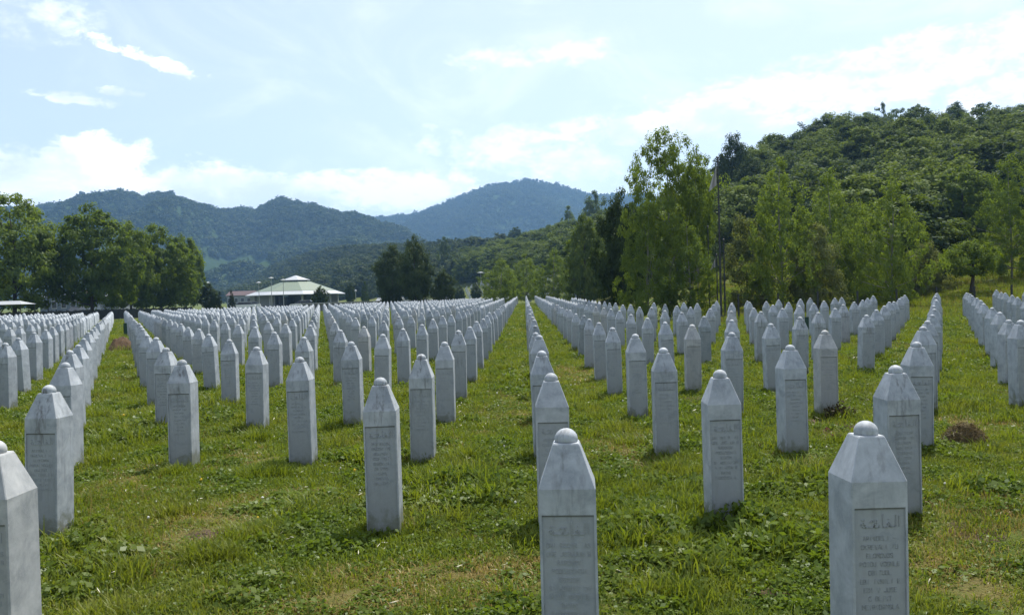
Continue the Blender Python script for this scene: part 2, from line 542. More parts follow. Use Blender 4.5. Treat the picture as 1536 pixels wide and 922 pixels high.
# ------------------------------------------------------------------ headstones
def marble(name, near=True):
    m, q = mat_new(name)
    geo = q.n('ShaderNodeNewGeometry')
    P = geo.outputs['Position']
    tc = q.n('ShaderNodeTexCoord')
    O = tc.outputs['Object']
    so = q.n('ShaderNodeSeparateXYZ', ins={0: O})
    oi = q.n('ShaderNodeObjectInfo')
    mp = q.n('ShaderNodeMapping', ins={'Vector': P, 'Scale': (1, 1, 0.16)})
    streak = q.noise(mp.outputs[0], 26.0, 5, 0.62)
    blot = q.smooth(q.noise(P, 6.5, 8, 0.68, 0.4), 0.28, 0.72)
    fine = q.noise(P, 85.0, 3, 0.6)
    vein = q.noise(P, 7.0, 4, 0.55, 1.6)
    vein = q.m('SUBTRACT', 1.0, q.smooth(q.m('ABSOLUTE', q.m('SUBTRACT', vein, 0.5)), 0.0, 0.035))
    c = q.mix(blot, rgb(0.255, 0.285, 0.305), rgb(0.46, 0.49, 0.51))
    c = q.mix(q.m('MULTIPLY', vein, 0.35), c, rgb(0.38, 0.40, 0.43))
    # stone by stone tint (cream, bluish) comes from the object colour
    mul = q.n('ShaderNodeMix', data_type='RGBA', blend_type='MULTIPLY')
    mul.inputs[0].default_value = 1.0
    q.put(mul.inputs[6], c)
    q.put(mul.inputs[7], oi.outputs['Color'])
    c = mul.outputs[2]
    if near:
        # rain stains: run down from the knob and the shoulders
        cx = q.m('ABSOLUTE', so.outputs[0])
        mid = q.m('MULTIPLY', q.m('SUBTRACT', 1.0, q.smooth(cx, 0.005, 0.085)), q.smooth(so.outputs[2], 0.45, 1.02))
        st = q.m('MULTIPLY', q.smooth(streak, 0.47, 0.70), q.m('ADD', q.m('MULTIPLY', mid, 0.8), 0.42))
        wear = oi.outputs['Alpha']
        c = q.mix(q.m('MULTIPLY', q.m('MULTIPLY', st, wear), 1.0, clamp=True), c, rgb(0.15, 0.155, 0.155))
        # settled dirt plus the ledge's shade, painted as a dark band atop the sunk panel
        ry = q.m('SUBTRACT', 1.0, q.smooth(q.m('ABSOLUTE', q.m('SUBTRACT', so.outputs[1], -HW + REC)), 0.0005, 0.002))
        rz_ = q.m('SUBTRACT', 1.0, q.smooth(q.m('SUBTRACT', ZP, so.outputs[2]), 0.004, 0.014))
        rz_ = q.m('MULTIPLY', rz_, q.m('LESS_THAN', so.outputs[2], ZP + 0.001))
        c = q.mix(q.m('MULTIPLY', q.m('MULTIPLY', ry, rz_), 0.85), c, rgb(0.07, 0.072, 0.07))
        grime_shade = q.m('MULTIPLY', q.m('MULTIPLY', ry, q.m('LESS_THAN', so.outputs[2], ZP)), q.m('ADD', 0.08, q.m('MULTIPLY', q.smooth(blot, 0.3, 0.75), 0.34)))  # panel grime, with the front face's shade painted into the same darkening
        c = q.mix(grime_shade, c, rgb(0.20, 0.215, 0.215))
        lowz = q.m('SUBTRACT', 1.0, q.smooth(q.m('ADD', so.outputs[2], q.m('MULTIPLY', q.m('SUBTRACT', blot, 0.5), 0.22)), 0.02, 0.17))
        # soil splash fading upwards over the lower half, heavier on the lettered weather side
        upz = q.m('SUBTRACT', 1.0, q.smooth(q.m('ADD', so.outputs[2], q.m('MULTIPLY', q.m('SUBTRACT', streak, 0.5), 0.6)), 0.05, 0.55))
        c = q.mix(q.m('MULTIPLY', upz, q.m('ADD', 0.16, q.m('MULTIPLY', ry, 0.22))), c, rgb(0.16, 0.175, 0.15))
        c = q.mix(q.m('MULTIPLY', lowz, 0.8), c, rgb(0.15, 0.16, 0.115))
    c = q.mix(q.m('MULTIPLY', q.smooth(fine, 0.55, 0.75), 0.22), c, rgb(0.36, 0.37, 0.37))
    bmp = q.n('ShaderNodeBump', ins={'Strength': 0.25, 'Distance': 0.002, 'Height': fine})
    b = q.n('ShaderNodeBsdfPrincipled', ins={'Base Color': c, 'Roughness': 0.62, 'Specular IOR Level': 0.3, 'Normal': bmp.outputs[0]})
    q.n('ShaderNodeOutputMaterial', ins={'Surface': b.outputs[0]})
    return m


HW, ZS, ZP, ZPL, HPL = 0.12, 0.88, 0.772, 1.062, 0.0575    # half width, shoulder, panel top, plateau, plateau half width
REC, BW = 0.009, 0.011
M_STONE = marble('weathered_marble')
M_LETTER = simple_mat('grimy_raised_letters', (0.285, 0.308, 0.315), 0.8, 0.3, 30.0)


def shaft_mesh():
    bv = 0.004
    mb = MB()
    zb = -0.25
    # bevelled square column, bottom to shoulder; front (-Y) carries the sunk panel
    ring = [(-HW + bv, -HW), (HW - bv, -HW), (HW, -HW + bv), (HW, HW - bv), (HW - bv, HW), (-HW + bv, HW), (-HW, HW - bv), (-HW, -HW + bv)]
    n = len(ring)
    vs = [(x, y, zb) for x, y in ring] + [(x, y, ZS) for x, y in ring]
    fs = [(k, (k + 1) % n, n + (k + 1) % n, n + k) for k in range(1, n)]
    mb.add(vs, fs)
    x0, x1 = -HW + bv, HW - bv
    p0, p1 = -HW + BW, HW - BW
    y, yr = -HW, -HW + REC
    mb.add([(x0, y, ZP), (x1, y, ZP), (x1, y, ZS), (x0, y, ZS)], [(0, 1, 2, 3)])
    mb.add([(x0, y, zb), (p0, y, zb), (p0, y, ZP), (x0, y, ZP)], [(0, 1, 2, 3)])
    mb.add([(p1, y, zb), (x1, y, zb), (x1, y, ZP), (p1, y, ZP)], [(0, 1, 2, 3)])
    mb.add([(p0, y, ZP), (p1, y, ZP), (p1, yr, ZP), (p0, yr, ZP)], [(0, 3, 2, 1)])
    mb.add([(p0, y, zb), (p0, yr, zb), (p0, yr, ZP), (p0, y, ZP)], [(0, 1, 2, 3)])
    mb.add([(p1, y, zb), (p1, yr, zb), (p1, yr, ZP), (p1, y, ZP)], [(0, 3, 2, 1)])
    mb.add([(p0, yr, zb), (p1, yr, zb), (p1, yr, ZP), (p0, yr, ZP)], [(0, 1, 2, 3)])
    return mb


def cap_mesh():
    bv, bt = 0.004, 0.003
    lo = [(-HW + bv, -HW), (HW - bv, -HW), (HW, -HW + bv), (HW, HW - bv), (HW - bv, HW), (-HW + bv, HW), (-HW, HW - bv), (-HW, -HW + bv)]
    k = HPL
    hi = [(-k + bt, -k), (k - bt, -k), (k, -k + bt), (k, k - bt), (k - bt, k), (-k + bt, k), (-k, k - bt), (-k, -k + bt)]
    mb = MB()
    rings = [[(x, y, ZS) for x, y in lo], [(x, y, ZPL - 0.006) for x, y in hi], [(x * 0.93, y * 0.93, ZPL) for x, y in hi]]
    vs = sum(rings, [])
    n = 8
    fs = [(r * n + a, r * n + (a + 1) % n, (r + 1) * n + (a + 1) % n, (r + 1) * n + a) for r in range(2) for a in range(n)]
    fs.append(tuple(2 * n + a for a in range(n)))
    mb.add(vs, fs)
    return mb


def knob_mesh():
    prof = []
    r0, zc = 0.0505, ZPL + 0.012
    prof.append((0.044, ZPL - 0.001))
    for k in range(9):
        a = math.radians(-18 + 108 * k / 8)
        prof.append((max(0.0008, r0 * math.cos(a)), zc + r0 * 0.92 * math.sin(a)))
    return MB().lathe(prof, 20)


def flat_strokes(strokes, w, d, y):
    """raised bars along polylines in the panel plane (x, z)"""
    mb = MB()
    for st in strokes:
        for (a, b) in zip(st[:-1], st[1:]):
            a2, b2 = Vector((a[0], a[1])), Vector((b[0], b[1]))
            t = (b2 - a2)
            if t.length < 1e-6:
                continue
            t.normalize()
            nrm = Vector((-t.y, t.x)) * w * 0.5
            a2 -= t * w * 0.3
            b2 += t * w * 0.3
            qd = [a2 - nrm, b2 - nrm, b2 + nrm, a2 + nrm]
            vs = [(p.x, y, p.y) for p in qd]
            core = [(p.x * 1.0, y - d, p.y) for p in qd]
            mb.add(vs + core, [(4, 5, 6, 7), (0, 1, 5, 4), (1, 2, 6, 5), (2, 3, 7, 6), (3, 0, 4, 7)])
    return mb


# the opening word in Arabic letters, right to left: alif, lam, fa, alif, ta, ha, ta marbuta
ARABIC = [
    [(0.086, 0.735), (0.085, 0.692)],
    [(0.071, 0.738), (0.070, 0.694), (0.063, 0.690), (0.052, 0.690)],
    [(0.052, 0.690), (0.046, 0.700), (0.040, 0.708), (0.034, 0.702), (0.040, 0.694), (0.046, 0.692), (0.028, 0.689), (0.016, 0.690)],
    [(0.016, 0.690), (0.015, 0.742)],
    [(0.000, 0.698), (-0.004, 0.689), (-0.016, 0.688), (-0.022, 0.700), (-0.026, 0.690)],
    [(-0.026, 0.690), (-0.012, 0.708), (-0.030, 0.716), (-0.040, 0.712)],
    [(-0.026, 0.690), (-0.046, 0.690), (-0.060, 0.689)],
    [(-0.060, 0.689), (-0.072, 0.692), (-0.078, 0.702), (-0.070, 0.708), (-0.062, 0.700), (-0.060, 0.689)],
    [(0.040, 0.720), (0.040, 0.7225)], [(-0.018, 0.716), (-0.018, 0.7185)], [(-0.010, 0.716), (-0.010, 0.7185)],
    [(-0.066, 0.720), (-0.066, 0.7225)], [(-0.074, 0.720), (-0.074, 0.7225)],
]
# block capitals as strokes on a 4 x 6 grid
GLYPH = {
    'A': [[(0, 0), (2, 6), (4, 0)], [(1, 2), (3, 2)]], 'B': [[(0, 0), (0, 6), (3, 6), (3.6, 4.5), (3, 3), (0, 3)], [(3, 3), (4, 1.5), (3, 0), (0, 0)]],
    'C': [[(4, 5), (3, 6), (1, 6), (0, 5), (0, 1), (1, 0), (3, 0), (4, 1)]], 'D': [[(0, 0), (0, 6), (3, 6), (4, 4.5), (4, 1.5), (3, 0), (0, 0)]],
    'E': [[(4, 6), (0, 6), (0, 0), (4, 0)], [(0, 3), (3, 3)]], 'G': [[(4, 5), (3, 6), (1, 6), (0, 5), (0, 1), (1, 0), (4, 0), (4, 3), (2.4, 3)]],
    'H': [[(0, 0), (0, 6)], [(4, 0), (4, 6)], [(0, 3), (4, 3)]], 'I': [[(2, 0), (2, 6)]], 'J': [[(4, 6), (4, 1), (3, 0), (1, 0), (0, 1)]],
    'K': [[(0, 0), (0, 6)], [(4, 6), (0, 3), (4, 0)]], 'L': [[(0, 6), (0, 0), (4, 0)]], 'M': [[(0, 0), (0, 6), (2, 3), (4, 6), (4, 0)]],
    'N': [[(0, 0), (0, 6), (4, 0), (4, 6)]], 'O': [[(1, 0), (0, 1), (0, 5), (1, 6), (3, 6), (4, 5), (4, 1), (3, 0), (1, 0)]],
    'P': [[(0, 0), (0, 6), (3, 6), (4, 4.5), (3, 3), (0, 3)]], 'R': [[(0, 0), (0, 6), (3, 6), (4, 4.5), (3, 3), (0, 3)], [(2, 3), (4, 0)]],
    'S': [[(4, 5), (3, 6), (1, 6), (0, 5), (1, 3.3), (3, 2.7), (4, 1), (3, 0), (1, 0), (0, 1)]], 'T': [[(0, 6), (4, 6)], [(2, 6), (2, 0)]],
    'U': [[(0, 6), (0, 1), (1, 0), (3, 0), (4, 1), (4, 6)]], 'V': [[(0, 6), (2, 0), (4, 6)]], 'Z': [[(0, 6), (4, 6), (0, 0), (4, 0)]],
    '1': [[(1, 5), (2, 6), (2, 0)]], '9': [[(4, 3), (1, 3), (0, 4.5), (1, 6), (3, 6), (4, 4.5), (4, 1), (3, 0), (1, 0)]], '5': [[(4, 6), (0, 6), (0, 3.4), (3, 3.4), (4, 2), (3, 0), (0, 0)]],
    '7': [[(0, 6), (4, 6), (1.5, 0)]], '0': [[(1, 0), (0, 1), (0, 5), (1, 6), (3, 6), (4, 5), (4, 1), (3, 0), (1, 0)]], '.': [[(2, 0), (2, 0.4)]], '-': [[(0, 3), (4, 3)]],
}
# the lines are too worn to read in the photograph: letters of the same size, count and spacing
LINES = [
    ['ONI BECIR  AS', 'ONE JOSLJUN B', 'RABOVOV', 'PODUZOCNIH', 'SEDZOM', 'SI HOMINI OM', 'A VI VODU B', 'RAVNE', 'TIBEOMEN AL'],
    ['ARIVDELI -', 'OKREVALI IU', 'ELOMOVOS', 'POTOU VOGNLE', 'OBITUOL', 'EBI IVNILI E', 'EDI V JUSE', 'C BLIVT', 'MEIRIDAMSLA'],
    ['MEV BILON', 'ARUDOM IVO', 'BELUNOV', 'ROD 1957', 'SEBONIVA', 'OB 1995', 'ILUMA', 'TONEVIL', 'BELIOMA'],
]


def text_strokes(lines):
    out = []
    z = 0.634
    for ln in lines:
        h = 0.0175
        cw = min(0.0145, 0.192 / max(len(ln), 1))
        x = -cw * len(ln) / 2
        for ch in ln:
            for st in GLYPH.get(ch, []):
                out.append([(x + cw * 0.13 + p[0] / 4 * cw * 0.72, z + p[1] / 6 * h) for p in st])
            x += cw
        z -= 0.036
    return out


def mesh_of(mb, name, mats, smooth=False):
    o = mb.build(name, None, None, smooth)
    me = o.data
    for mt in mats:
        me.materials.append(mt)
    bpy.data.objects.remove(o)
    return me


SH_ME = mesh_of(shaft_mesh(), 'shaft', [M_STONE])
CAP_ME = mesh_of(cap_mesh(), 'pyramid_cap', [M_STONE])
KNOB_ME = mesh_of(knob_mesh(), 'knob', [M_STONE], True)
AR_ME = mesh_of(flat_strokes(ARABIC, 0.0052, 0.0035, -HW + REC + 0.0005), 'calligraphy', [M_LETTER])
TX_ME = [mesh_of(flat_strokes(text_strokes(L), 0.0026, 0.0022, -HW + REC + 0.0005), 'lettering', [M_LETTER]) for L in LINES]

ORD = ['', 'first', 'second', 'third', 'fourth', 'fifth', 'sixth', 'seventh', 'eighth', 'ninth', 'tenth', 'eleventh', 'twelfth', 'thirteenth', 'fourteenth',
       'fifteenth', 'sixteenth', 'seventeenth', 'eighteenth', 'nineteenth', 'twentieth', 'twenty-first', 'twenty-second', 'twenty-third', 'twenty-fourth', 'twenty-fifth']
END_D = [(-900, 72), (150, 74), (480, 100), (700, 122), (800, 122), (822, 108), (835, 90), (880, 58), (925, 46), (965, 37.5), (1100, 35.5), (1300, 36.5), (1420, 39), (1540, 40), (2600, 42)]


def depth_of(j):
    return 3.763 + 2.603 * j + 0.07 * max(0, j - 5)


sr = random.Random(5)
stones = []
for j in range(0, 48):
    for i in range(-75, 40):
        D = depth_of(j) - 0.017 * i
        X = 0.17 + 1.2664 * i + (0.0 if j < 6 else -0.02 * (j - 5) * 0)
        u = VX + F_PX * X / D
        jx, jy, rz, tl, tl2, dz = sr.uniform(-.022, .022), sr.uniform(-.03, .03), sr.gauss(0, 2.2), sr.gauss(0, .75), sr.gauss(0, .8), sr.gauss(0, .016)
        look = sr.random()
        wear = sr.random()
        if D > lerp_tab(END_D, u) or D < 3.0 or (i, j) in ((-1, 0), (-2, 1), (4, 4)):
            continue
        in_frame = -26 < u < 1562 - 0
        margin = -130 - 1500 / D < u < 1670 + 1500 / D
        if not margin:
            continue
        # nothing but grass where trees grow between the rows
        stones.append(dict(i=i, j=j, D=D, X=X + jx, Y=D + jy, u=u, rz=rz, tl=tl, tl2=tl2, dz=dz, look=look, wear=wear, vis=in_frame))

LOOKS = {}  # (i, j) -> look for stones the photograph shows apart from their neighbours
for k, v in {(2, 4): 'cream', (3, 3): 'cream', (4, 7): 'cream', (0, 0): 'stained', (1, 0): 'veined', (-1, 1): 'streaked', (-1, 2): 'streaked', (-1, 4): 'streaked', (-2, 3): 'stained', (1, 7): 'dark', (3, 6): 'dark',
             (-3, 1): 'streaked', (-2, 2): 'stained', (-4, 2): 'clean', (-2, 4): 'clean', (-1, 3): 'clean', (1, 2): 'stained', (2, 1): 'stained', (1, 1): 'clean', (0, 5): 'dark'}.items():
    LOOKS[k] = v
TINT = {'cream': (1.0, 0.955, 0.90), 'stained': (0.95, 0.96, 0.97), 'streaked': (0.96, 0.965, 0.96), 'clean': (1.0, 1.0, 1.0), 'dark': (0.70, 0.74, 0.75), 'veined': (1.0, 1.0, 1.0), 'plain': (0.97, 0.985, 1.0)}
WEAR = {'cream': 0.5, 'stained': 1.1, 'streaked': 1.7, 'clean': 0.3, 'dark': 1.3, 'veined': 0.7, 'plain': 0.75}
WORD = {'cream': 'cream tinted', 'stained': 'grey stained', 'streaked': 'dark streaked', 'clean': 'clean white', 'dark': 'dark grey', 'veined': 'grey veined', 'plain': 'pale'}


def look_of(s):
    k = LOOKS.get((s['i'], s['j']))
    if k:
        return k
    r_ = s['look']
    return 'cream' if r_ < 0.05 else 'dark' if r_ < 0.09 else 'streaked' if r_ < 0.22 else 'stained' if r_ < 0.45 else 'clean' if r_ < 0.62 else 'plain'


visible = sorted([s for s in stones if s['vis']], key=lambda s: s['D'])
near_set = visible[:300]
near_ids = {id(s) for s in near_set}
rank = {}
for s in visible:
    rank[s['i']] = rank.get(s['i'], 0) + 1
    s['rank'] = rank[s['i']]


def column_words(i):
    return (f'{ORD[i + 1]} column on the birch side of' if i >= 0 else f'{ORD[-i]} column on the pavilion side of')


def stone_matrix(s, sc=1.0):
    return (Matrix.Translation((s['X'], s['Y'], (gz1(s['X'], s['Y']) + s['dz']) * (0.0 if s.get('j', 9) <= 2 else 1.0))) @ Matrix.Rotation(R(s['rz']), 4, 'Z')
            @ Matrix.Rotation(R(s['tl']), 4, 'X') @ Matrix.Rotation(R(s['tl2']), 4, 'Y'))


proto = None
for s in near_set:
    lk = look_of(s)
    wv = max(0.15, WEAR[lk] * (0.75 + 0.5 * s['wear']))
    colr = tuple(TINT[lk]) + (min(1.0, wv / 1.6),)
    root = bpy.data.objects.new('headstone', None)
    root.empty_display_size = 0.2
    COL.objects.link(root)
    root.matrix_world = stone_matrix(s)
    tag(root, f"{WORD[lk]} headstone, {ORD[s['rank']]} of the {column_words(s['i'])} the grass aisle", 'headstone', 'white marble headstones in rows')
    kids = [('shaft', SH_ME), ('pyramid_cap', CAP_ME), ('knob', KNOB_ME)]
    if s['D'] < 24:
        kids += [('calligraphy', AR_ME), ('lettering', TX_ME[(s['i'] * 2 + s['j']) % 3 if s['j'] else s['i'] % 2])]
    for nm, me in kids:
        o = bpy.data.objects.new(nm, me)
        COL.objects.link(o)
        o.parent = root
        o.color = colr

# all the other stones: one mass
BASE_V = np.array([(-HW, -HW, -0.25), (HW, -HW, -0.25), (HW, HW, -0.25), (-HW, HW, -0.25), (-HW, -HW, ZS), (HW, -HW, ZS), (HW, HW, ZS), (-HW, HW, ZS),
                   (-HPL, -HPL, ZPL), (HPL, -HPL, ZPL), (HPL, HPL, ZPL), (-HPL, HPL, ZPL)])
BASE_F = [(0, 1, 5, 4), (1, 2, 6, 5), (2, 3, 7, 6), (3, 0, 4, 7), (4, 5, 9, 8), (5, 6, 10, 9), (6, 7, 11, 10), (7, 4, 8, 11), (8, 9, 10, 11)]
kv = []
for zz, rr in ((ZPL - 0.002, 0.046), (ZPL + 0.018, 0.05), (ZPL + 0.044, 0.035), (ZPL + 0.058, 0.004)):
    for k in range(6):
        kv.append((rr * math.cos(k * math.pi / 3), rr * math.sin(k * math.pi / 3), zz))
for r_ in range(3):
    for k in range(6):
        BASE_F.append((12 + r_ * 6 + k, 12 + r_ * 6 + (k + 1) % 6, 18 + r_ * 6 + (k + 1) % 6, 18 + r_ * 6 + k))
BASE_V = np.vstack([BASE_V, np.array(kv)])
BASE_F = np.array(BASE_F)
allV, allF = [], []
rest = [s for s in stones if id(s) not in near_ids]
# the next parts of the cemetery, climbing the slope behind the trees
for (pa, pb, da, db, sx, sy) in [(668, 742, 215, 262, 1.5, 4.2), (792, 842, 135, 200, 1.5, 4.0), (846, 905, 120, 150, 1.6, 4.0)]:
    D = da
    while D < db:
        u = pa + (D * 7.3) % 4
        while u < pb:
            X = (u - VX) / F_PX * D + sr.uniform(-.04, .04)
            rest.append(dict(X=X, Y=D, rz=sr.gauss(0, 3), tl=sr.gauss(0, 1), tl2=sr.gauss(0, 1), dz=0.0))
            u += sx * F_PX / D
        D += sy
for s in rest:
    M4 = np.array(stone_matrix(s))
    b0 = sum(len(a) for a in allV) if False else len(allV) * len(BASE_V)
    allV.append(BASE_V @ M4[:3, :3].T + M4[:3, 3])
    allF.append(BASE_F + b0)
M_FARSTONE = marble('marble_of_the_far_rows', near=False)
o = put('headstones', np_mesh('headstones', np.vstack(allV), np.vstack(allF), [M_FARSTONE]))
o['kind'] = 'stuff'
o.color = (0.96, 0.98, 1.0, 1.0)
print('stones', len(stones), 'visible', len(visible), 'near limit D', near_set[-1]['D'], 'rest', len(rest))

# ------------------------------------------------------------------ foliage
def leaf_quads(C, size, r_, up=0.5, aspect=0.6, sizevar=0.4, droop=0.0, outward=None):
    """diamond leaves at centres C (n,3)"""
    n = len(C)
    nrm = r_.standard_normal((n, 3))
    nrm[:, 2] = np.abs(nrm[:, 2]) + up
    if outward is not None:
        nrm = nrm * 0.7 + outward * 1.3
    nrm /= np.linalg.norm(nrm, axis=1, keepdims=True)
    a = np.cross(nrm, r_.standard_normal((n, 3)))
    if droop:
        a[:, 2] -= droop
        a -= nrm * np.sum(a * nrm, axis=1, keepdims=True)
    a /= np.linalg.norm(a, axis=1, keepdims=True) + 1e-9
    b = np.cross(nrm, a)
    s = size * (1 + sizevar * (r_.random((n, 1)) * 2 - 1))
    V = np.stack([C - a * s * 0.5, C + b * s * 0.5 * aspect - a * s * 0.05, C + a * s * 0.5, C - b * s * 0.5 * aspect - a * s * 0.05], 1).reshape(-1, 3)
    Fq = np.arange(4 * n).reshape(n, 4)
    return V, Fq


def crown_points(prof, n_clumps, per, rc, r_, z0=0.2, z1=1.0, outer=0.55, flat=0.7, lop=0.12, gap=0.0):
    """clumps spread through a lopsided crown volume; prof(t) = radius at relative height t, crown is about 1 wide and 1 tall"""
    ph = r_.random(6) * 6.28
    cl = []
    while len(cl) < n_clumps:
        t = r_.random()
        if r_.random() > (prof(t) / 0.5) ** 1.3 + 0.06:
            continue
        a = r_.random() * 6.283
        wob = 1 + lop * (math.sin(2 * a + ph[0] + 3 * t) + 0.8 * math.sin(3 * a + ph[1] - 5 * t) + 0.7 * math.sin(5 * a + ph[2] + 9 * t))
        rad = prof(t) * wob * (outer + (1 - outer) * r_.random()) ** 0.8 * (0.25 + 0.75 * r_.random() ** 0.4)
        cl.append((rad * math.cos(a), rad * math.sin(a), z0 + (z1 - z0) * t))
    cl = np.array(cl)
    tint = r_.random(n_clumps)
    ids = np.repeat(np.arange(n_clumps), per)
    keep = r_.random(len(ids)) > gap
    ids = ids[keep]
    rcl = rc * (0.6 + 0.8 * r_.random(n_clumps))
    off = r_.standard_normal((len(ids), 3))
    off /= np.linalg.norm(off, axis=1, keepdims=True)
    off *= (r_.random((len(ids), 1)) ** 0.45) * rcl[ids][:, None]
    off[:, 2] *= flat
    return cl[ids] + off, np.clip(0.55 * tint[ids] + 0.45 * r_.random(len(ids)), 0, 1), cl


def crown_mesh(name, mat, prof, n_clumps, per, rc, size, seed, up=0.5, droop=0.0, **kw):
    r_ = np.random.default_rng(seed)
    C, t, cl = crown_points(prof, n_clumps, per, rc, r_, **kw)
    # leaves turn their faces outwards, away from the middle of their own spray and of the crown
    zc = kw.get('z0', 0.2)
    ow = C - np.array([0, 0, zc + (1 - zc) * 0.35])
    ow /= np.linalg.norm(ow, axis=1, keepdims=True) + 1e-6
    n_c = len(cl)
    near = cl[np.argmin(((C[:, None, :] - cl[None, :, :]) ** 2).sum(-1), axis=1)] if len(C) * n_c < 2e7 else C
    o2 = C - near
    o2 /= np.linalg.norm(o2, axis=1, keepdims=True) + 1e-6
    V, Fq = leaf_quads(C, size, r_, up=up, droop=droop, outward=0.55 * ow + 0.6 * o2)
    return np_mesh(name, V, Fq, [mat], col=t), cl


def trunk_mesh(name, mat, r0, z1, cl, n_limbs, seed, lean=0.02, split=0.3):
    rr = random.Random(seed)
    mb = MB()
    pts = [(0, 0, -0.04), (rr.uniform(-lean, lean), rr.uniform(-lean, lean), z1 * 0.35), (rr.uniform(-lean, lean) * 1.6, rr.uniform(-lean, lean) * 1.6, z1 * 0.7), (rr.uniform(-lean, lean) * 2, rr.uniform(-lean, lean) * 2, z1)]
    mb.tube(pts, [r0 * 1.25, r0, r0 * 0.65, r0 * 0.15], 8)
    for k in range(n_limbs):
        c = cl[rr.randrange(len(cl))]
        zb = max(split * 0.6, min(c[2] - 0.08, z1 * rr.uniform(split, 0.85)))
        f = zb / z1
        bx, by = pts[1][0] * (1 - f) + pts[3][0] * f, pts[1][1] * (1 - f) + pts[3][1] * f
        mid = ((bx + c[0]) * 0.5, (by + c[1]) * 0.5, zb + (c[2] - zb) * 0.42)
        rl = r0 * (1 - 0.8 * f) * 0.5
        mb.tube([(bx, by, zb), mid, tuple(c)], [rl, rl * 0.65, rl * 0.2], 5)
    return mesh_of(mb, name, [mat], True)


BARK = simple_mat('brown_bark', (0.060, 0.048, 0.036), 0.9, 0.4, 9.0)
BIRCH_BARK = simple_mat('pale_birch_bark', (0.20, 0.19, 0.17), 0.8, 0.45, 7.0)
L_PLANE = leaf_mat('plane_leaves', (0.022, 0.052, 0.008), (0.140, 0.195, 0.018), 0.45)
L_BIRCH = leaf_mat('birch_leaves', (0.042, 0.082, 0.014), (0.150, 0.205, 0.030), 0.45)
L_DARK = leaf_mat('dark_leaves', (0.020, 0.040, 0.008), (0.050, 0.075, 0.014), 0.25)
L_HILL = leaf_mat('hill_leaves', (0.016, 0.040, 0.013), (0.100, 0.140, 0.028), 0.35, objvar=0.8, nscale=0.02)
L_CONE = leaf_mat('conifer_needles', (0.012, 0.026, 0.012), (0.028, 0.045, 0.018), 0.1)
L_PALE = leaf_mat('pale_shrub_leaves', (0.075, 0.100, 0.030), (0.150, 0.170, 0.060), 0.38)


def pr_round(t):
    return 0.5 * max(0.0, math.sin(math.pi * min(1, 0.10 + 0.90 * t) ** 0.85)) ** 0.6


def pr_ovoid(t):
    return 0.5 * max(0.0, math.sin(math.pi * (0.06 + 0.92 * t) ** 0.75)) ** 0.75


def pr_birch(t):
    return 0.5 * max(0.03, math.sin(math.pi * (0.08 + 0.90 * t) ** 0.62)) ** 0.9


def pr_airy(t):
    return 0.5 * max(0.03, math.sin(math.pi * (0.10 + 0.86 * t) ** 0.95)) ** 0.7


def pr_cone(t):
    return 0.5 * max(0.02, (1 - t) ** 0.75)


def pr_bush(t):
    return 0.5 * max(0.0, 1 - t ** 2.4) ** 0.5


def pr_column(t):
    return 0.5 * max(0.02, math.sin(math.pi * (0.10 + 0.88 * t) ** 0.55)) ** 0.7


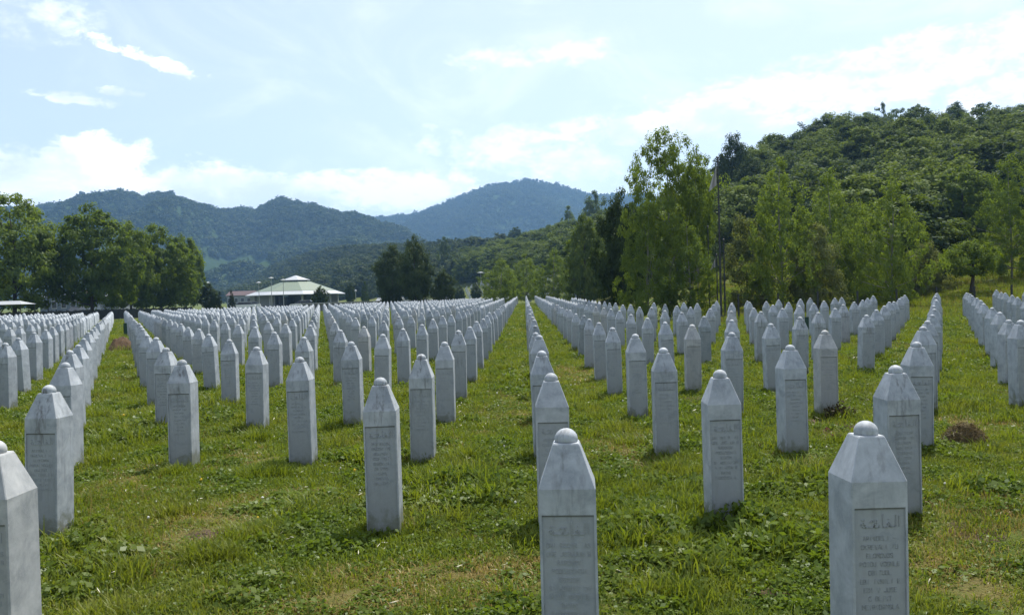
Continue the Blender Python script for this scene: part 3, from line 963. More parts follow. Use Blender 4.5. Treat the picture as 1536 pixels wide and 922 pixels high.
def make_proto(kind, seed):
    if kind == 'plane':
        cm, cl = crown_mesh('crown', L_PLANE, pr_round, 260, 110, 0.072, 0.027, seed, up=0.15, z0=0.12, lop=0.14, outer=0.72)
        tm = trunk_mesh('trunk', BARK, 0.016, 0.85, cl, 14, seed, split=0.2)
    elif kind == 'birch':
        cm, cl = crown_mesh('crown', L_BIRCH, pr_birch, 400, 72, 0.052, 0.0175, seed, up=0.2, z0=0.06, lop=0.25, droop=0.1, flat=0.75, gap=0.05, outer=0.7)
        tm = trunk_mesh('trunk', BIRCH_BARK, 0.011, 0.97, cl, 26, seed, split=0.15)
    elif kind == 'airy':
        cm, cl = crown_mesh('crown', L_BIRCH, pr_airy, 330, 95, 0.050, 0.0170, seed, up=0.2, z0=0.34, lop=0.3, droop=0.1, flat=0.7, gap=0.1)
        tm = trunk_mesh('trunk', BIRCH_BARK, 0.010, 0.98, cl, 30, seed, split=0.2)
    elif kind == 'dense':
        cm, cl = crown_mesh('crown', L_DARK, pr_ovoid, 230, 110, 0.085, 0.030, seed, z0=0.12, lop=0.12)
        tm = trunk_mesh('trunk', BARK, 0.016, 0.85, cl, 12, seed, split=0.15)
    elif kind == 'broad':
        cm, cl = crown_mesh('crown', L_HILL, pr_round, 150, 90, 0.09, 0.036, seed, z0=0.08, lop=0.2)
        tm = trunk_mesh('trunk', BARK, 0.016, 0.85, cl, 12, seed, split=0.15)
    elif kind == 'sparse':
        cm, cl = crown_mesh('crown', L_HILL, pr_airy, 80, 70, 0.080, 0.040, seed, z0=0.12, lop=0.35, flat=0.6)
        tm = trunk_mesh('trunk', BARK, 0.014, 0.95, cl, 24, seed, split=0.25)
    elif kind == 'bush':
        cm, cl = crown_mesh('crown', L_PALE, pr_bush, 150, 110, 0.09, 0.026, seed, z0=0.03, lop=0.2, droop=0.3)
        tm = trunk_mesh('trunk', BARK, 0.012, 0.6, cl, 14, seed, split=0.1)
    elif kind == 'cone':
        cm, cl = crown_mesh('crown', L_CONE, pr_cone, 150, 60, 0.07, 0.035, seed, z0=0.02, lop=0.06)
        tm = trunk_mesh('trunk', BARK, 0.02, 0.9, cl, 3, seed)
    elif kind == 'stem':
        cm, cl = crown_mesh('crown', L_PLANE, pr_round, 190, 90, 0.085, 0.028, seed, up=0.15, z0=0.36, lop=0.25, outer=0.7)
        tm = trunk_mesh('trunk', BARK, 0.030, 0.8, cl, 12, seed, lean=0.06, split=0.4)
    elif kind == 'column':
        cm, cl = crown_mesh('crown', L_HILL, pr_column, 130, 90, 0.08, 0.034, seed, z0=0.05, lop=0.2)
        tm = trunk_mesh('trunk', BARK, 0.014, 0.9, cl, 8, seed, split=0.15)
    return cm, tm


PROTO = {}
for k, n in (('plane', 3), ('birch', 4), ('airy', 2), ('dense', 2), ('broad', 3), ('sparse', 2), ('bush', 2), ('cone', 1), ('column', 2), ('stem', 1)):
    PROTO[k] = [make_proto(k, 100 + 17 * i + len(k)) for i in range(n)]


def tree(name, kind, var, px, D, ytop, wpx, label, cat='tree', group=None, rot=None, sink=0.0):
    """one tree whose top is seen at photo row ytop and whose crown is wpx wide"""
    b = at(px, D)
    h = EYE + (hz(px) - ytop) * D / F_PX - b.z
    w = wpx * D / F_PX
    root = thing(name, label, cat, (b.x, b.y, b.z - sink), 0.0, group)
    cm, tm = PROTO[kind][var % len(PROTO[kind])]
    wf = 1.3 if kind in ('birch', 'airy') else 1.08
    a = rot if rot is not None else (px * 1.7 + D) % 6.28
    for nm, me in (('crown', cm), ('trunk', tm)):
        o = put(nm, me, root, (0, 0, 0), a, (w * wf, w * wf, h))
    return root


# --- left of the field
G1 = 'trees along the road behind the rows'
tree('plane_tree', 'plane', 0, 14, 96, 288, 150, 'big broad tree at the edge of the photo above the white canopy', group=G1)
tree('plane_tree', 'plane', 1, 133, 100, 306, 122, 'big round dark tree with two thin trunks beside the blue road sign', group=G1)
tree('plane_tree', 'plane', 2, 192, 112, 334, 84, 'rounded tree with yellow lit leaves between the two big crowns', group=G1)
tree('plane_tree', 'plane', 0, 238, 118, 336, 100, 'rounded tree with a bright sunlit flank, third big crown of the road row', group=G1, rot=2.0)
tree('plane_tree', 'plane', 1, 276, 126, 352, 62, 'smaller rounded tree at the end of the road row nearest the pavilion', group=G1, rot=4.0)
tree('shrub', 'dense', 0, 310, 128, 424, 30, 'dark leafy shrub at the foot of the last road tree', 'shrub')
tree('conifer', 'cone', 0, 327, 122, 437, 17, 'small dark clipped conifer farther from the pavilion', 'conifer', 'pair of small conifers')
tree('conifer', 'cone', 0, 345, 122, 435, 17, 'small dark clipped conifer closer to the pavilion', 'conifer', 'pair of small conifers', rot=2.0)
# --- middle
tree('young_tree', 'dense', 1, 480, 135, 429, 23, 'small dark round tree in front of the pavilion roof end')
tree('young_tree', 'dense', 0, 525, 200, 424, 17, 'small dark tree between the pavilion and the pair of dark trees, rounder one')
tree('young_tree', 'column', 0, 547, 205, 422, 15, 'slim small green tree between the pavilion and the pair of dark trees')
tree('tree', 'dense', 0, 588, 118, 366, 54, 'dark oval tree, lower one of the pair standing in the rows', group='pair of dark trees in the rows')
tree('tree', 'dense', 1, 624, 112, 355, 58, 'dark oval tree, taller one of the pair standing in the rows', group='pair of dark trees in the rows', rot=1.0)
tree('young_tree', 'dense', 1, 666, 112, 405, 36, 'small dark tree beside the taller of the dark pair', rot=3.0)
tree('shrub', 'dense', 0, 689, 190, 428, 20, 'round dark shrub below the stones on the slope, by the small tree', 'shrub', rot=0.3)
tree('shrub', 'dense', 1, 714, 190, 425, 20, 'round dark shrub below the lamps on the slope', 'shrub', rot=0.9)
tree('young_tree', 'birch', 0, 751, 98, 386, 50, 'airy young tree with a thin trunk beside the grass aisle, pavilion side', group='young trees at the end of the aisle')
tree('young_tree', 'birch', 1, 789, 126, 381, 48, 'airy young tree straight above the end of the grass aisle', group='young trees at the end of the aisle')
tree('young_tree', 'birch', 2, 832, 112, 372, 52, 'airy young tree on the birch side of the end of the aisle', group='young trees at the end of the aisle')
tree('tree', 'broad', 1, 877, 84, 322, 64, 'mid green broad tree with dark foot beside the dense birch thicket')
tree('tree', 'dense', 1, 935, 56, 288, 82, 'dense dark tree in front of the tall birch', rot=2.2)
G2 = 'birches behind the rows'
tree('birch', 'airy', 0, 1003, 47, 196, 104, 'tallest birch with an airy crown and pale trunk', group=G2)
tree('birch', 'birch', 3, 972, 45, 305, 78, 'low leafy birch under the tallest birch, beside the dense dark tree', group=G2)
tree('birch', 'airy', 1, 1047, 48, 232, 62, 'slender airy birch between the tallest birch and the flagpole', group=G2)
tree('birch', 'birch', 0, 1034, 44, 330, 74, 'low bushy birch at the foot of the flagpoles', group=G2, rot=1.0)
tree('shrub', 'bush', 0, 1118, 52, 328, 84, 'pale green tall shrub just beyond the flagpoles', 'shrub')
tree('birch', 'birch', 1, 1172, 50, 240, 100, 'broad pale green birch, first beyond the flagpoles', group=G2, rot=0.5)
tree('shrub', 'bush', 1, 1222, 49, 336, 84, 'pale grey green shrub between two pale birches', 'shrub')
tree('birch', 'birch', 2, 1246, 57, 256, 84, 'slim pale birch, second beyond the flagpoles', group=G2, rot=2.5)
tree('birch', 'birch', 3, 1292, 54, 296, 78, 'low pale birch between the slim one and the pointed one', group=G2, rot=3.9)
tree('birch', 'birch', 0, 1334, 50, 264, 92, 'pointed pale birch, last before the sloping meadow', group=G2, rot=5.0)
tree('shrub', 'bush', 0, 1385, 56, 366, 64, 'pale low shrub at the edge of the sloping meadow', 'shrub', rot=3.0)
tree('tree', 'plane', 1, 1440, 88, 252, 112, 'dark green wide tree above the sloping meadow')
tree('small_tree', 'stem', 0, 1450, 53, 360, 76, 'small round meadow tree with a bent bare trunk')
tree('birch', 'birch', 2, 1512, 60, 236, 84, 'yellowish birch at the edge of the photo beside the meadow', group=G2, rot=1.4)
tree('birch', 'airy', 0, 1590, 60, 290, 110, 'leafy birch cut by the photo edge beyond the meadow', group=G2, rot=4.4)

# --- trees that stand out on the hill
G3 = 'trees standing out on the wooded hill'
for (px, D, yt, w, kind, var, lab) in [
    (1104, 150, 202, 54, 'dense', 0, 'tall dark tree with a two lobed crown behind the flagpole'),
    (1128, 140, 236, 58, 'dense', 1, 'dark tree at the foot of the two lobed one on the hill'),
    (1158, 226, 208, 48, 'sparse', 0, 'thin topped tree on the skyline just beyond the two lobed tree'),
    (1192, 232, 212, 54, 'broad', 1, 'rounded tree on the skyline below the upright dark one'),
    (1227, 236, 182, 38, 'dense', 1, 'upright dark tree on the skyline at the start of the hilltop'),
    (1272, 246, 184, 50, 'broad', 2, 'round tree on the skyline beside the upright dark one'),
    (1300, 252, 170, 58, 'broad', 0, 'wide flat topped tree on the skyline before the thin trees'),
    (1327, 258, 157, 20, 'sparse', 1, 'thinnest spiky tree on the skyline of the hill'),
    (1349, 262, 163, 26, 'sparse', 0, 'small open tree on the skyline next to the spiky one'),
    (1376, 264, 161, 38, 'sparse', 1, 'open crowned tree on the skyline before the round dark one'),
    (1432, 266, 156, 44, 'dense', 0, 'round dark tree on the hilltop skyline'),
    (1476, 272, 155, 30, 'sparse', 0, 'feathery open tree on the skyline beyond the round dark one'),
    (1514, 274, 163, 34, 'broad', 1, 'rounded tree on the skyline near the photo edge'),
    (896, 316, 288, 42, 'broad', 2, 'lone round tree standing above the ridge in the middle'),
    (856, 330, 310, 28, 'column', 1, 'slim dark tree on the ridge beside the lone round one'),
    (916, 300, 318, 40, 'broad', 1, 'round tree on the ridge below the lone round one'),
    (776, 400, 340, 30, 'broad', 0, 'round tree on the middle ridge above the young trees'),
    (826, 352, 338, 32, 'broad', 2, 'round tree on the middle ridge before the slim dark one'),
    (668, 330, 356, 26, 'column', 0, 'dark upright tree rising behind the dark pair'),
]:
    tree('hill_tree', kind, var, px, D, yt, w * (1.5 if kind == 'sparse' else 1.15), lab, group=G3)

# ------------------------------------------------------------------ forests (masses)
HID = bpy.data.collections.new('forest_sources')


def source(me, name):
    o = bpy.data.objects.new(name, me)
    HID.objects.link(o)
    return o


def scatter(name, pts, rot, scl, idx, col_src, kind='stuff'):
    """instances of the objects of a collection on points (one object in all)"""
    me = bpy.data.meshes.new(name)
    n = len(pts)
    me.vertices.add(n)
    me.vertices.foreach_set('co', np.asarray(pts, dtype=np.float32).ravel())
    a = me.attributes.new('rot', 'FLOAT_VECTOR', 'POINT')
    a.data.foreach_set('vector', np.asarray(rot, dtype=np.float32).ravel())
    a = me.attributes.new('scl', 'FLOAT_VECTOR', 'POINT')
    a.data.foreach_set('vector', np.asarray(scl, dtype=np.float32).ravel())
    a = me.attributes.new('pick', 'INT', 'POINT')
    a.data.foreach_set('value', np.asarray(idx, dtype=np.int32))
    o = bpy.data.objects.new(name, me)
    COL.objects.link(o)
    o['kind'] = kind
    ng = bpy.data.node_groups.new(name, 'GeometryNodeTree')
    ng.interface.new_socket('Geometry', in_out='INPUT', socket_type='NodeSocketGeometry')
    ng.interface.new_socket('Geometry', in_out='OUTPUT', socket_type='NodeSocketGeometry')
    gi, go = ng.nodes.new('NodeGroupInput'), ng.nodes.new('NodeGroupOutput')
    ci = ng.nodes.new('GeometryNodeCollectionInfo')
    ci.inputs['Collection'].default_value = col_src
    ci.inputs['Separate Children'].default_value = True
    ci.inputs['Reset Children'].default_value = True
    ip = ng.nodes.new('GeometryNodeInstanceOnPoints')
    ip.inputs['Pick Instance'].default_value = True

    def na(nm, dt):
        x = ng.nodes.new('GeometryNodeInputNamedAttribute')
        x.data_type = dt
        x.inputs['Name'].default_value = nm
        return x.outputs['Attribute']
    L = ng.links.new
    L(gi.outputs[0], ip.inputs['Points'])
    L(ci.outputs[0], ip.inputs['Instance'])
    L(na('pick', 'INT'), ip.inputs['Instance Index'])
    L(na('rot', 'FLOAT_VECTOR'), ip.inputs['Rotation'])
    L(na('scl', 'FLOAT_VECTOR'), ip.inputs['Scale'])
    L(ip.outputs[0], go.inputs[0])
    md = o.modifiers.new('scatter', 'NODES')
    md.node_group = ng
    return o


L_FOREST = leaf_mat('forest_leaves', (0.014, 0.036, 0.014), (0.112, 0.152, 0.032), 0.33, objvar=1.1, nscale=0.03)
L_FAR = leaf_mat('mountain_leaves', (0.022, 0.042, 0.016), (0.055, 0.082, 0.026), 0.2, objvar=0.5, nscale=0.006)
near_src = bpy.data.collections.new('hill_forest_trees')
for i, (pf, sd) in enumerate([(pr_round, 1), (pr_ovoid, 2), (pr_round, 3), (pr_bush, 4), (pr_birch, 5)]):
    cm, _ = crown_mesh('forest_crown', L_FOREST, pf, 110, 70, 0.09, 0.040, 300 + sd, z0=0.05, lop=0.22)
    o = bpy.data.objects.new('forest_tree_%d' % i, cm)
    near_src.objects.link(o)
L_RIDGE = leaf_mat('ridge_leaves', (0.016, 0.034, 0.014), (0.060, 0.082, 0.026), 0.25, objvar=0.8, nscale=0.012)
ridge_src = bpy.data.collections.new('ridge_forest_trees')
for i, (pf, sd) in enumerate([(pr_round, 1), (pr_ovoid, 2), (pr_round, 3), (pr_bush, 4), (pr_cone, 5)]):
    cm, _ = crown_mesh('ridge_crown', L_RIDGE, pf, 60, 45, 0.10, 0.065, 500 + sd, z0=0.05, lop=0.22)
    ridge_src.objects.link(bpy.data.objects.new('ridge_tree_%d' % i, cm))
far_src = bpy.data.collections.new('mountain_forest_trees')
for i, (pf, sd) in enumerate([(pr_round, 1), (pr_ovoid, 2), (pr_bush, 3)]):
    cm, _ = crown_mesh('mountain_crown', L_FAR, pf, 22, 14, 0.16, 0.17, 400 + sd, z0=0.1, lop=0.2)
    o = bpy.data.objects.new('mountain_tree_%d' % i, cm)
    far_src.objects.link(o)

fr = np.random.default_rng(77)
pts, rot, scl, idx = [], [], [], []
near_f, ridge = [], []
tries = 0
while tries < 15000:
    tries += 1
    u = fr.uniform(330, 1680)
    dr, df = float(lerp_tab(HILL_D, u)), float(lerp_tab(HILL_F, u))
    t = fr.uniform(0.02, 1.12) ** 0.8
    D = df + (dr - df) * t
    # equal density over the ground: sparser picks where the strip is narrow
    if fr.random() > ((D / 700.0) * (dr - df) / 300.0 * 0.9 + 0.10) * (0.62 if u > 900 else 1.0):
        continue
    X = (u - VX) / F_PX * D
    cl_ = mnoise.noise(Vector((X / 38.0, D / 38.0, 7.7)))
    if u > 1370:
        lim = 0.30 if D > 88 else 0.0
        if D < 96 and not (cl_ > 0.25 and D > 60):
            continue
    elif 640 < u < 870:
        if t < 0.30 and cl_ < 0.28:
            continue
        if 660 < u < 745 and 205 < D < 268:
            continue
        if 785 < u < 850 and D < 205:
            continue
    elif u <= 640 and t < 0.06:
        continue
    if cl_ < -0.42 and t < 0.8:
        continue
    small = fr.random()
    h = fr.uniform(6.0, 9.5) if small > 0.42 else fr.uniform(2.2, 4.5)
    if D > 400:
        h *= 1.2
    if t > 0.80 and D < 400:
        h *= 0.62
    w = h * fr.uniform(0.9, 1.45)
    bucket = ridge if u < 690 or D > 380 else near_f
    bucket.append(((X, D, gz1(X, D) - 0.25), (0, 0, fr.uniform(0, 6.28)), (w, w, h), int(fr.integers(0, 5))))
scatter('hill_forest', [b[0] for b in near_f], [b[1] for b in near_f], [b[2] for b in near_f], [b[3] for b in near_f], near_src)
scatter('ridge_forest', [b[0] for b in ridge], [b[1] for b in ridge], [b[2] for b in ridge], [b[3] for b in ridge], ridge_src)
print('hill forest', len(near_f), len(ridge))

pts, rot, scl, idx = [], [], [], []
for (VV, TT, n) in ((v_left, t_left, 26000), (v_dome, t_dome, 24000)):
    nt_, nu = VV.shape[:2]
    a = fr.uniform(2, nt_ * 0.80, n)
    b_ = fr.uniform(0, nu - 1.01, n)
    i0, j0 = a.astype(int), b_.astype(int)
    fa, fb = (a - i0)[:, None], (b_ - j0)[:, None]
    p = (VV[i0, j0] * (1 - fa) + VV[i0 + 1, j0] * fa) * (1 - fb) + (VV[i0, j0 + 1] * (1 - fa) + VV[i0 + 1, j0 + 1] * fa) * fb
    for k in range(n):
        x, y, z = p[k]
        if z < 1:
            continue
        u = VX + F_PX * x / y
        if z < 62 and 285 < u < 410 and mnoise.noise(Vector((x / 90, y / 160, 1.0))) > -0.1:
            continue
        h = fr.uniform(7, 14)
        w = h * fr.uniform(0.85, 1.25)
        pts.append((x, y, z - 1.5))
        rot.append((0, 0, fr.uniform(0, 6.28)))
        scl.append((w, w, h))
        idx.append(int(fr.integers(0, 3)))
scatter('mountain_forest', pts, rot, scl, idx, far_src)

# ------------------------------------------------------------------ lawn plants
def blade_mat(name, a, b_, c_, trans=0.4):
    """grass colour: wanders over the lawn in patches and from plant to plant"""
    m, q = mat_new(name)
    at_ = q.n('ShaderNodeAttribute', attribute_name='tint')
    geo = q.n('ShaderNodeNewGeometry')
    P = geo.outputs['Position']
    oi = q.n('ShaderNodeObjectInfo')
    n1 = q.noise(P, 0.55, 4, 0.6)
    n2 = q.noise(P, 2.6, 3, 0.6)
    f = q.m('ADD', q.m('MULTIPLY', at_.outputs['Fac'], 0.45), q.m('MULTIPLY', oi.outputs['Random'], 0.55))
    c = q.mix(f, rgb(*a), rgb(*b_))
    d_ = q.m('ADD', q.m('MULTIPLY', q.smooth(n1, 0.42, 0.68), 0.5), q.m('MULTIPLY', q.smooth(n2, 0.5, 0.72), 0.35))
    c = q.mix(q.m('MULTIPLY', d_, q.smooth(f, 0.1, 0.6)), c, rgb(*c_))
    d = q.n('ShaderNodeBsdfDiffuse', ins={'Color': c})
    t = q.n('ShaderNodeBsdfTranslucent', ins={'Color': q.mix(0.5, c, rgb(b_[0] * 1.6, b_[1] * 1.6, b_[2]))})
    gl = q.n('ShaderNodeBsdfGlossy', ins={'Color': rgb(0.9, 0.95, 0.9), 'Roughness': 0.45})
    s1 = q.n('ShaderNodeMixShader', ins={0: trans, 1: d.outputs[0], 2: t.outputs[0]})
    s2 = q.n('ShaderNodeMixShader', ins={0: 0.015, 1: s1.outputs[0], 2: gl.outputs[0]})
    q.n('ShaderNodeOutputMaterial', ins={'Surface': s2.outputs[0]})
    return m


G_BLADE = blade_mat('grass_blades', (0.055, 0.095, 0.008), (0.175, 0.215, 0.016), (0.22, 0.195, 0.035))
G_WEED = blade_mat('weed_leaves', (0.042, 0.080, 0.008), (0.125, 0.175, 0.016), (0.13, 0.15, 0.028), 0.38)
G_DRY = blade_mat('dry_blades', (0.16, 0.112, 0.030), (0.31, 0.235, 0.075), (0.20, 0.17, 0.045), 0.25)
G_STRAW = simple_mat('bleached_clippings', (0.52, 0.49, 0.36), 0.5, 0.3, 40.0)
G_PETAL = simple_mat('clover_flowers', (0.62, 0.61, 0.54), 0.8, 0.12, 30.0)
G_YELLOW = simple_mat('yellow_petals', (0.62, 0.42, 0.02), 0.7, 0.15, 30.0)


def tuft(name, mat, n, rad, h0, h1, w, seed, bend=0.5):
    r_ = np.random.default_rng(seed)
    V, Fq, T = [], [], []
    for k in range(n):
        a, d = r_.random() * 6.283, rad * r_.random() ** 0.6
        x, y = d * math.cos(a), d * math.sin(a)
        h = h0 + (h1 - h0) * r_.random()
        la = r_.random() * 6.283
        lx, ly = math.cos(la), math.sin(la)
        bn = h * bend * (0.3 + r_.random())
        fx, fy = -ly * w * 0.5, lx * w * 0.5
        p0 = (x, y, -0.01)
        p1 = (x + lx * bn * 0.35, y + ly * bn * 0.35, h * 0.6)
        p2 = (x + lx * bn, y + ly * bn, h * (1.0 - 0.25 * bend * r_.random()))
        b = len(V)
        V += [(p0[0] - fx, p0[1] - fy, p0[2]), (p0[0] + fx, p0[1] + fy, p0[2]), (p1[0] + fx * .9, p1[1] + fy * .9, p1[2]), (p1[0] - fx * .9, p1[1] - fy * .9, p1[2]),
              (p2[0] + fx * .15, p2[1] + fy * .15, p2[2]), (p2[0] - fx * .15, p2[1] - fy * .15, p2[2])]
        Fq += [(b, b + 1, b + 2, b + 3), (b + 3, b + 2, b + 4, b + 5)]
        t = r_.random()
        T += [t, t]
    return np_mesh(name, V, Fq, [mat], col=T)


def weed(name, mat, n, rad, h, size, seed, up=0.9):
    r_ = np.random.default_rng(seed)
    a = r_.random(n) * 6.283
    d = rad * r_.random(n) ** 0.6
    C = np.stack([d * np.cos(a), d * np.sin(a), 0.01 + h * r_.random(n) * (1 - 0.6 * d / rad)], -1)
    V, Fq = leaf_quads(C, size, r_, up=up, aspect=0.7)
    return np_mesh(name, V, Fq, [mat], col=r_.random(n))


def heads(name, mat, n, rad, h, r0, seed):
    rr = random.Random(seed)
    mb = MB()
    for k in range(n):
        a, d = rr.random() * 6.283, rad * rr.random()
        x, y, z = d * math.cos(a), d * math.sin(a), h * rr.uniform(0.6, 1)
        mb.lathe([(r0 * .5, z - r0), (r0, z - r0 * .3), (r0 * .9, z + r0 * .4), (r0 * .3, z + r0)], 6, x, y)
    return mesh_of(mb, name, [mat])


def clippings(name, mat, n, rad, ln, w, seed):
    r_ = np.random.default_rng(seed)
    a = r_.random(n) * 6.283
    d = rad * r_.random(n) ** 0.5
    C = np.stack([d * np.cos(a), d * np.sin(a), 0.03 + 0.03 * r_.random(n)], -1)
    V, Fq = leaf_quads(C, ln, r_, up=1.6, aspect=w / ln)
    return np_mesh(name, V, Fq, [mat], col=r_.random(n))


SRC = bpy.data.collections.new('lawn_plants')
SRC_LIST = [
    tuft('a_blades', G_BLADE, 46, 0.14, 0.030, 0.075, 0.0060, 1, 0.7), tuft('b_blades', G_BLADE, 46, 0.15, 0.022, 0.06, 0.0065, 2, 1.0),
    tuft('c_blades', G_BLADE, 36, 0.10, 0.05, 0.13, 0.0060, 3, 0.8), weed('d_weed', G_WEED, 110, 0.14, 0.05, 0.021, 4), weed('e_weed', G_WEED, 80, 0.13, 0.07, 0.030, 5, 0.5),
    tuft('f_dry', G_DRY, 38, 0.15, 0.016, 0.045, 0.0055, 6, 1.4), tuft('g_dry', G_DRY, 8, 0.12, 0.05, 0.13, 0.004, 7, 0.8),
    clippings('h_clippings', G_STRAW, 3, 0.15, 0.05, 0.006, 8), heads('i_clover', G_PETAL, 1, 0.15, 0.065, 0.009, 9), heads('j_yellow', G_YELLOW, 1, 0.2, 0.09, 0.011, 10),
]
for i, me in enumerate(SRC_LIST):
    SRC.objects.link(bpy.data.objects.new(me.name, me))

gr = np.random.default_rng(21)
pts, rot, scl, idx = [], [], [], []


def sow(D0, D1, per_m2, s0, s1):
    area = 0.62 * (D1 * D1 - D0 * D0) + 3.0 * (D1 - D0)
    n = int(area * per_m2)
    k = 0
    while k < n:
        D = math.sqrt(gr.uniform(D0 * D0, D1 * D1))
        X = gr.uniform(-0.62, 0.60) * D + gr.uniform(-1.5, 1.5)
        k += 1
        if D > 30 and D > float(lerp_tab(END_D, VX + F_PX * X / D)) + 6:
            continue
        dry, soil, lush = patch_amount(X, D)
        if gr.random() < soil * 0.74:
            continue
        big = mnoise.noise(Vector((X * 0.45, D * 0.45, 11.0)))
        med = mnoise.noise(Vector((X * 1.6, D * 1.6, 5.0)))
        fin = mnoise.noise(Vector((X * 3.3, D * 3.3, 2.0)))
        r_ = gr.random()
        dd = max(dry, min(1.0, max(0.0, big * 1.3 + med * 0.6 - 0.12)))
        if r_ < 0.09:
            pk = 7 if gr.random() < 0.75 else 8
            if gr.random() < 0.70:
                continue
        elif r_ < 0.095 and D < 16:
            pk = 9
            if X > -1 or gr.random() < 0.75:
                continue
        elif gr.random() < dd * 0.56:
            pk = 5 if gr.random() < 0.85 else 6
        elif med + 0.5 * fin > 0.2:
            pk = 3 if gr.random() < 0.6 else 4
        elif fin - 0.5 * big > 0.28:
            pk = 2
        else:
            pk = int(gr.integers(0, 2)) if gr.random() < 0.8 else 3
        s = gr.uniform(s0, s1) * (1.0 + 0.35 * fin)
        if gr.random() < lush * 0.7 and pk < 7:
            pk = int(gr.choice([2, 4, 4, 3]))
            s *= 1.45
        z = gz1(X, D)
        pts.append((X, D, z - 0.005))
        rot.append((gr.normal(0, .08), gr.normal(0, .08), gr.uniform(0, 6.28)))
        scl.append((s, s, s * (1.0 + 0.5 * max(0, med)) * (1 - 0.35 * dry)))
        idx.append(pk)


sow(3.2, 9.0, 125, 0.85, 1.25)
sow(9.0, 16.0, 85, 1.0, 1.5)
sow(16.0, 30.0, 40, 1.3, 1.9)
sow(30.0, 60.0, 12, 1.9, 2.8)
sow(60.0, 110.0, 3, 2.6, 3.8)
# taller growth hugging the feet of the stones, where the mower does not reach
for s in near_set:
    if s['D'] < 20:
        for k in range(7 if s['D'] < 12 else 4):
            a = gr.uniform(0, 6.28)
            x, y = s['X'] + 0.17 * math.cos(a), s['Y'] + 0.17 * math.sin(a)
            pts.append((x, y, gz1(x, y) - 0.005))
            rot.append((0, 0, a))
            f = gr.uniform(0.6, 1.0)
            scl.append((f, f, f))
            idx.append(int(gr.choice([0, 2, 2, 3, 4])))
# the sloping meadow beyond the last rows
for k in range(9000):
    u = gr.uniform(1040, 1620)
    D = gr.uniform(38, 100)
    X = (u - VX) / F_PX * D
    sc = gr.uniform(2.2, 3.6)
    pts.append((X, D, gz1(X, D)))
    rot.append((0, 0, gr.uniform(0, 6.28)))
    scl.append((sc, sc, sc * 1.2))
    idx.append(int(gr.choice([0, 1, 2, 5, 6, 0])))
scatter('grass', pts, rot, scl, idx, SRC)
print('lawn plants', len(pts))


# ------------------------------------------------------------------ heaps, weeds, markers in the lawn
def heap(name, label, cat, px, py, wpx, hpx, mat, seed, depth=0.8):
    x, y = base_at(px, py)
    w, h = wpx * y / F_PX, hpx * y / F_PX
    n, m_ = 36, 12
    V, Fq = [], []
    for i in range(m_ + 1):
        t = i / m_
        for k in range(n):
            a = 2 * math.pi * k / n
            rr = (1 - t) * (1 + 0.22 * mnoise.noise(Vector((math.cos(a) * 1.5, math.sin(a) * 1.5, seed))))
            X, Y = rr * w * 0.5 * math.cos(a), rr * w * 0.5 * depth * math.sin(a)
            z = h * (1 - (1 - t) ** 2.2) * (1 + 0.25 * mnoise.noise(Vector((X * 9, Y * 9, seed)))) + 0.10 * h * mnoise.noise(Vector((X * 26, Y * 26, seed + 3)))
            V.append((X, Y, z - 0.02))
    for i in range(m_):
        for k in range(n):
            k2 = (k + 1) % n
            Fq.append((i * n + k, i * n + k2, (i + 1) * n + k2, (i + 1) * n + k))
    me = np_mesh(name, V, Fq, [mat], smooth=False)
    o = put(name, me, None, (x, y + w * depth * 0.45, gz1(x, y)))
    tag(o, label, cat)
    return o, w, h


def soil_mat(name, a, b_):
    m, q = mat_new(name)
    geo = q.n('ShaderNodeNewGeometry')
    n1 = q.noise(geo.outputs['Position'], 35.0, 5, 0.7)
    c = q.mix(n1, rgb(*a), rgb(*b_))
    bmp = q.n('ShaderNodeBump', ins={'Strength': 1.0, 'Distance': 0.04, 'Height': n1})
    b = q.n('ShaderNodeBsdfPrincipled', ins={'Base Color': c, 'Roughness': 0.95, 'Specular IOR Level': 0.1, 'Normal': bmp.outputs[0]})
    q.n('ShaderNodeOutputMaterial', ins={'Surface': b.outputs[0]})
    return m


SOIL = soil_mat('turned_earth', (0.05, 0.035, 0.022), (0.17, 0.115, 0.072))
CUT = soil_mat('rotting_clippings', (0.045, 0.035, 0.018), (0.15, 0.115, 0.06))
HAYM = blade_mat('cut_hay', (0.05, 0.04, 0.018), (0.16, 0.12, 0.055), (0.12, 0.09, 0.04), 0.2)
o, w, h = heap('clippings_heap', 'small brown heap of dead cut grass on the lawn', 'heap', 1450, 671, 74, 30, CUT, 2.0)
r_ = np.random.default_rng(4)
ph = r_.random(500) * 6.283
rad = r_.random(500) ** 0.5 * 0.95
C = np.stack([rad * w * .5 * np.cos(ph), rad * w * .4 * np.sin(ph), h * (1 - rad ** 2.2) * 1.0 + 0.005], -1)
V, Fq = leaf_quads(C, 0.075, r_, up=0.6, aspect=0.10)
put('dry_stalks', np_mesh('dry_stalks', V, Fq, [HAYM], col=r_.random(500)), o)
o, w, h = heap('earth_mound', 'low mound of brown turned earth in the lane between the rows', 'mound', 165, 531, 42, 22, SOIL, 5.0, 1.3)
o, w, h = heap('earth_mound', 'flat patch of brown earth at the foot of the cream headstone with red flowers', 'mound', 1248, 656, 78, 9, SOIL, 8.0, 1.0)
o, w, h = heap('earth_mound', 'weedy clod of bare earth in front of the weed clump', 'mound', 1150, 905, 80, 16, SOIL, 11.0, 0.6)


def plant(name, label, cat, x, y, parts):
    root = thing(name, label, cat, (x, y, gz1(x, y)))
    for nm, me in parts:
        put(nm, me, root)
    return root


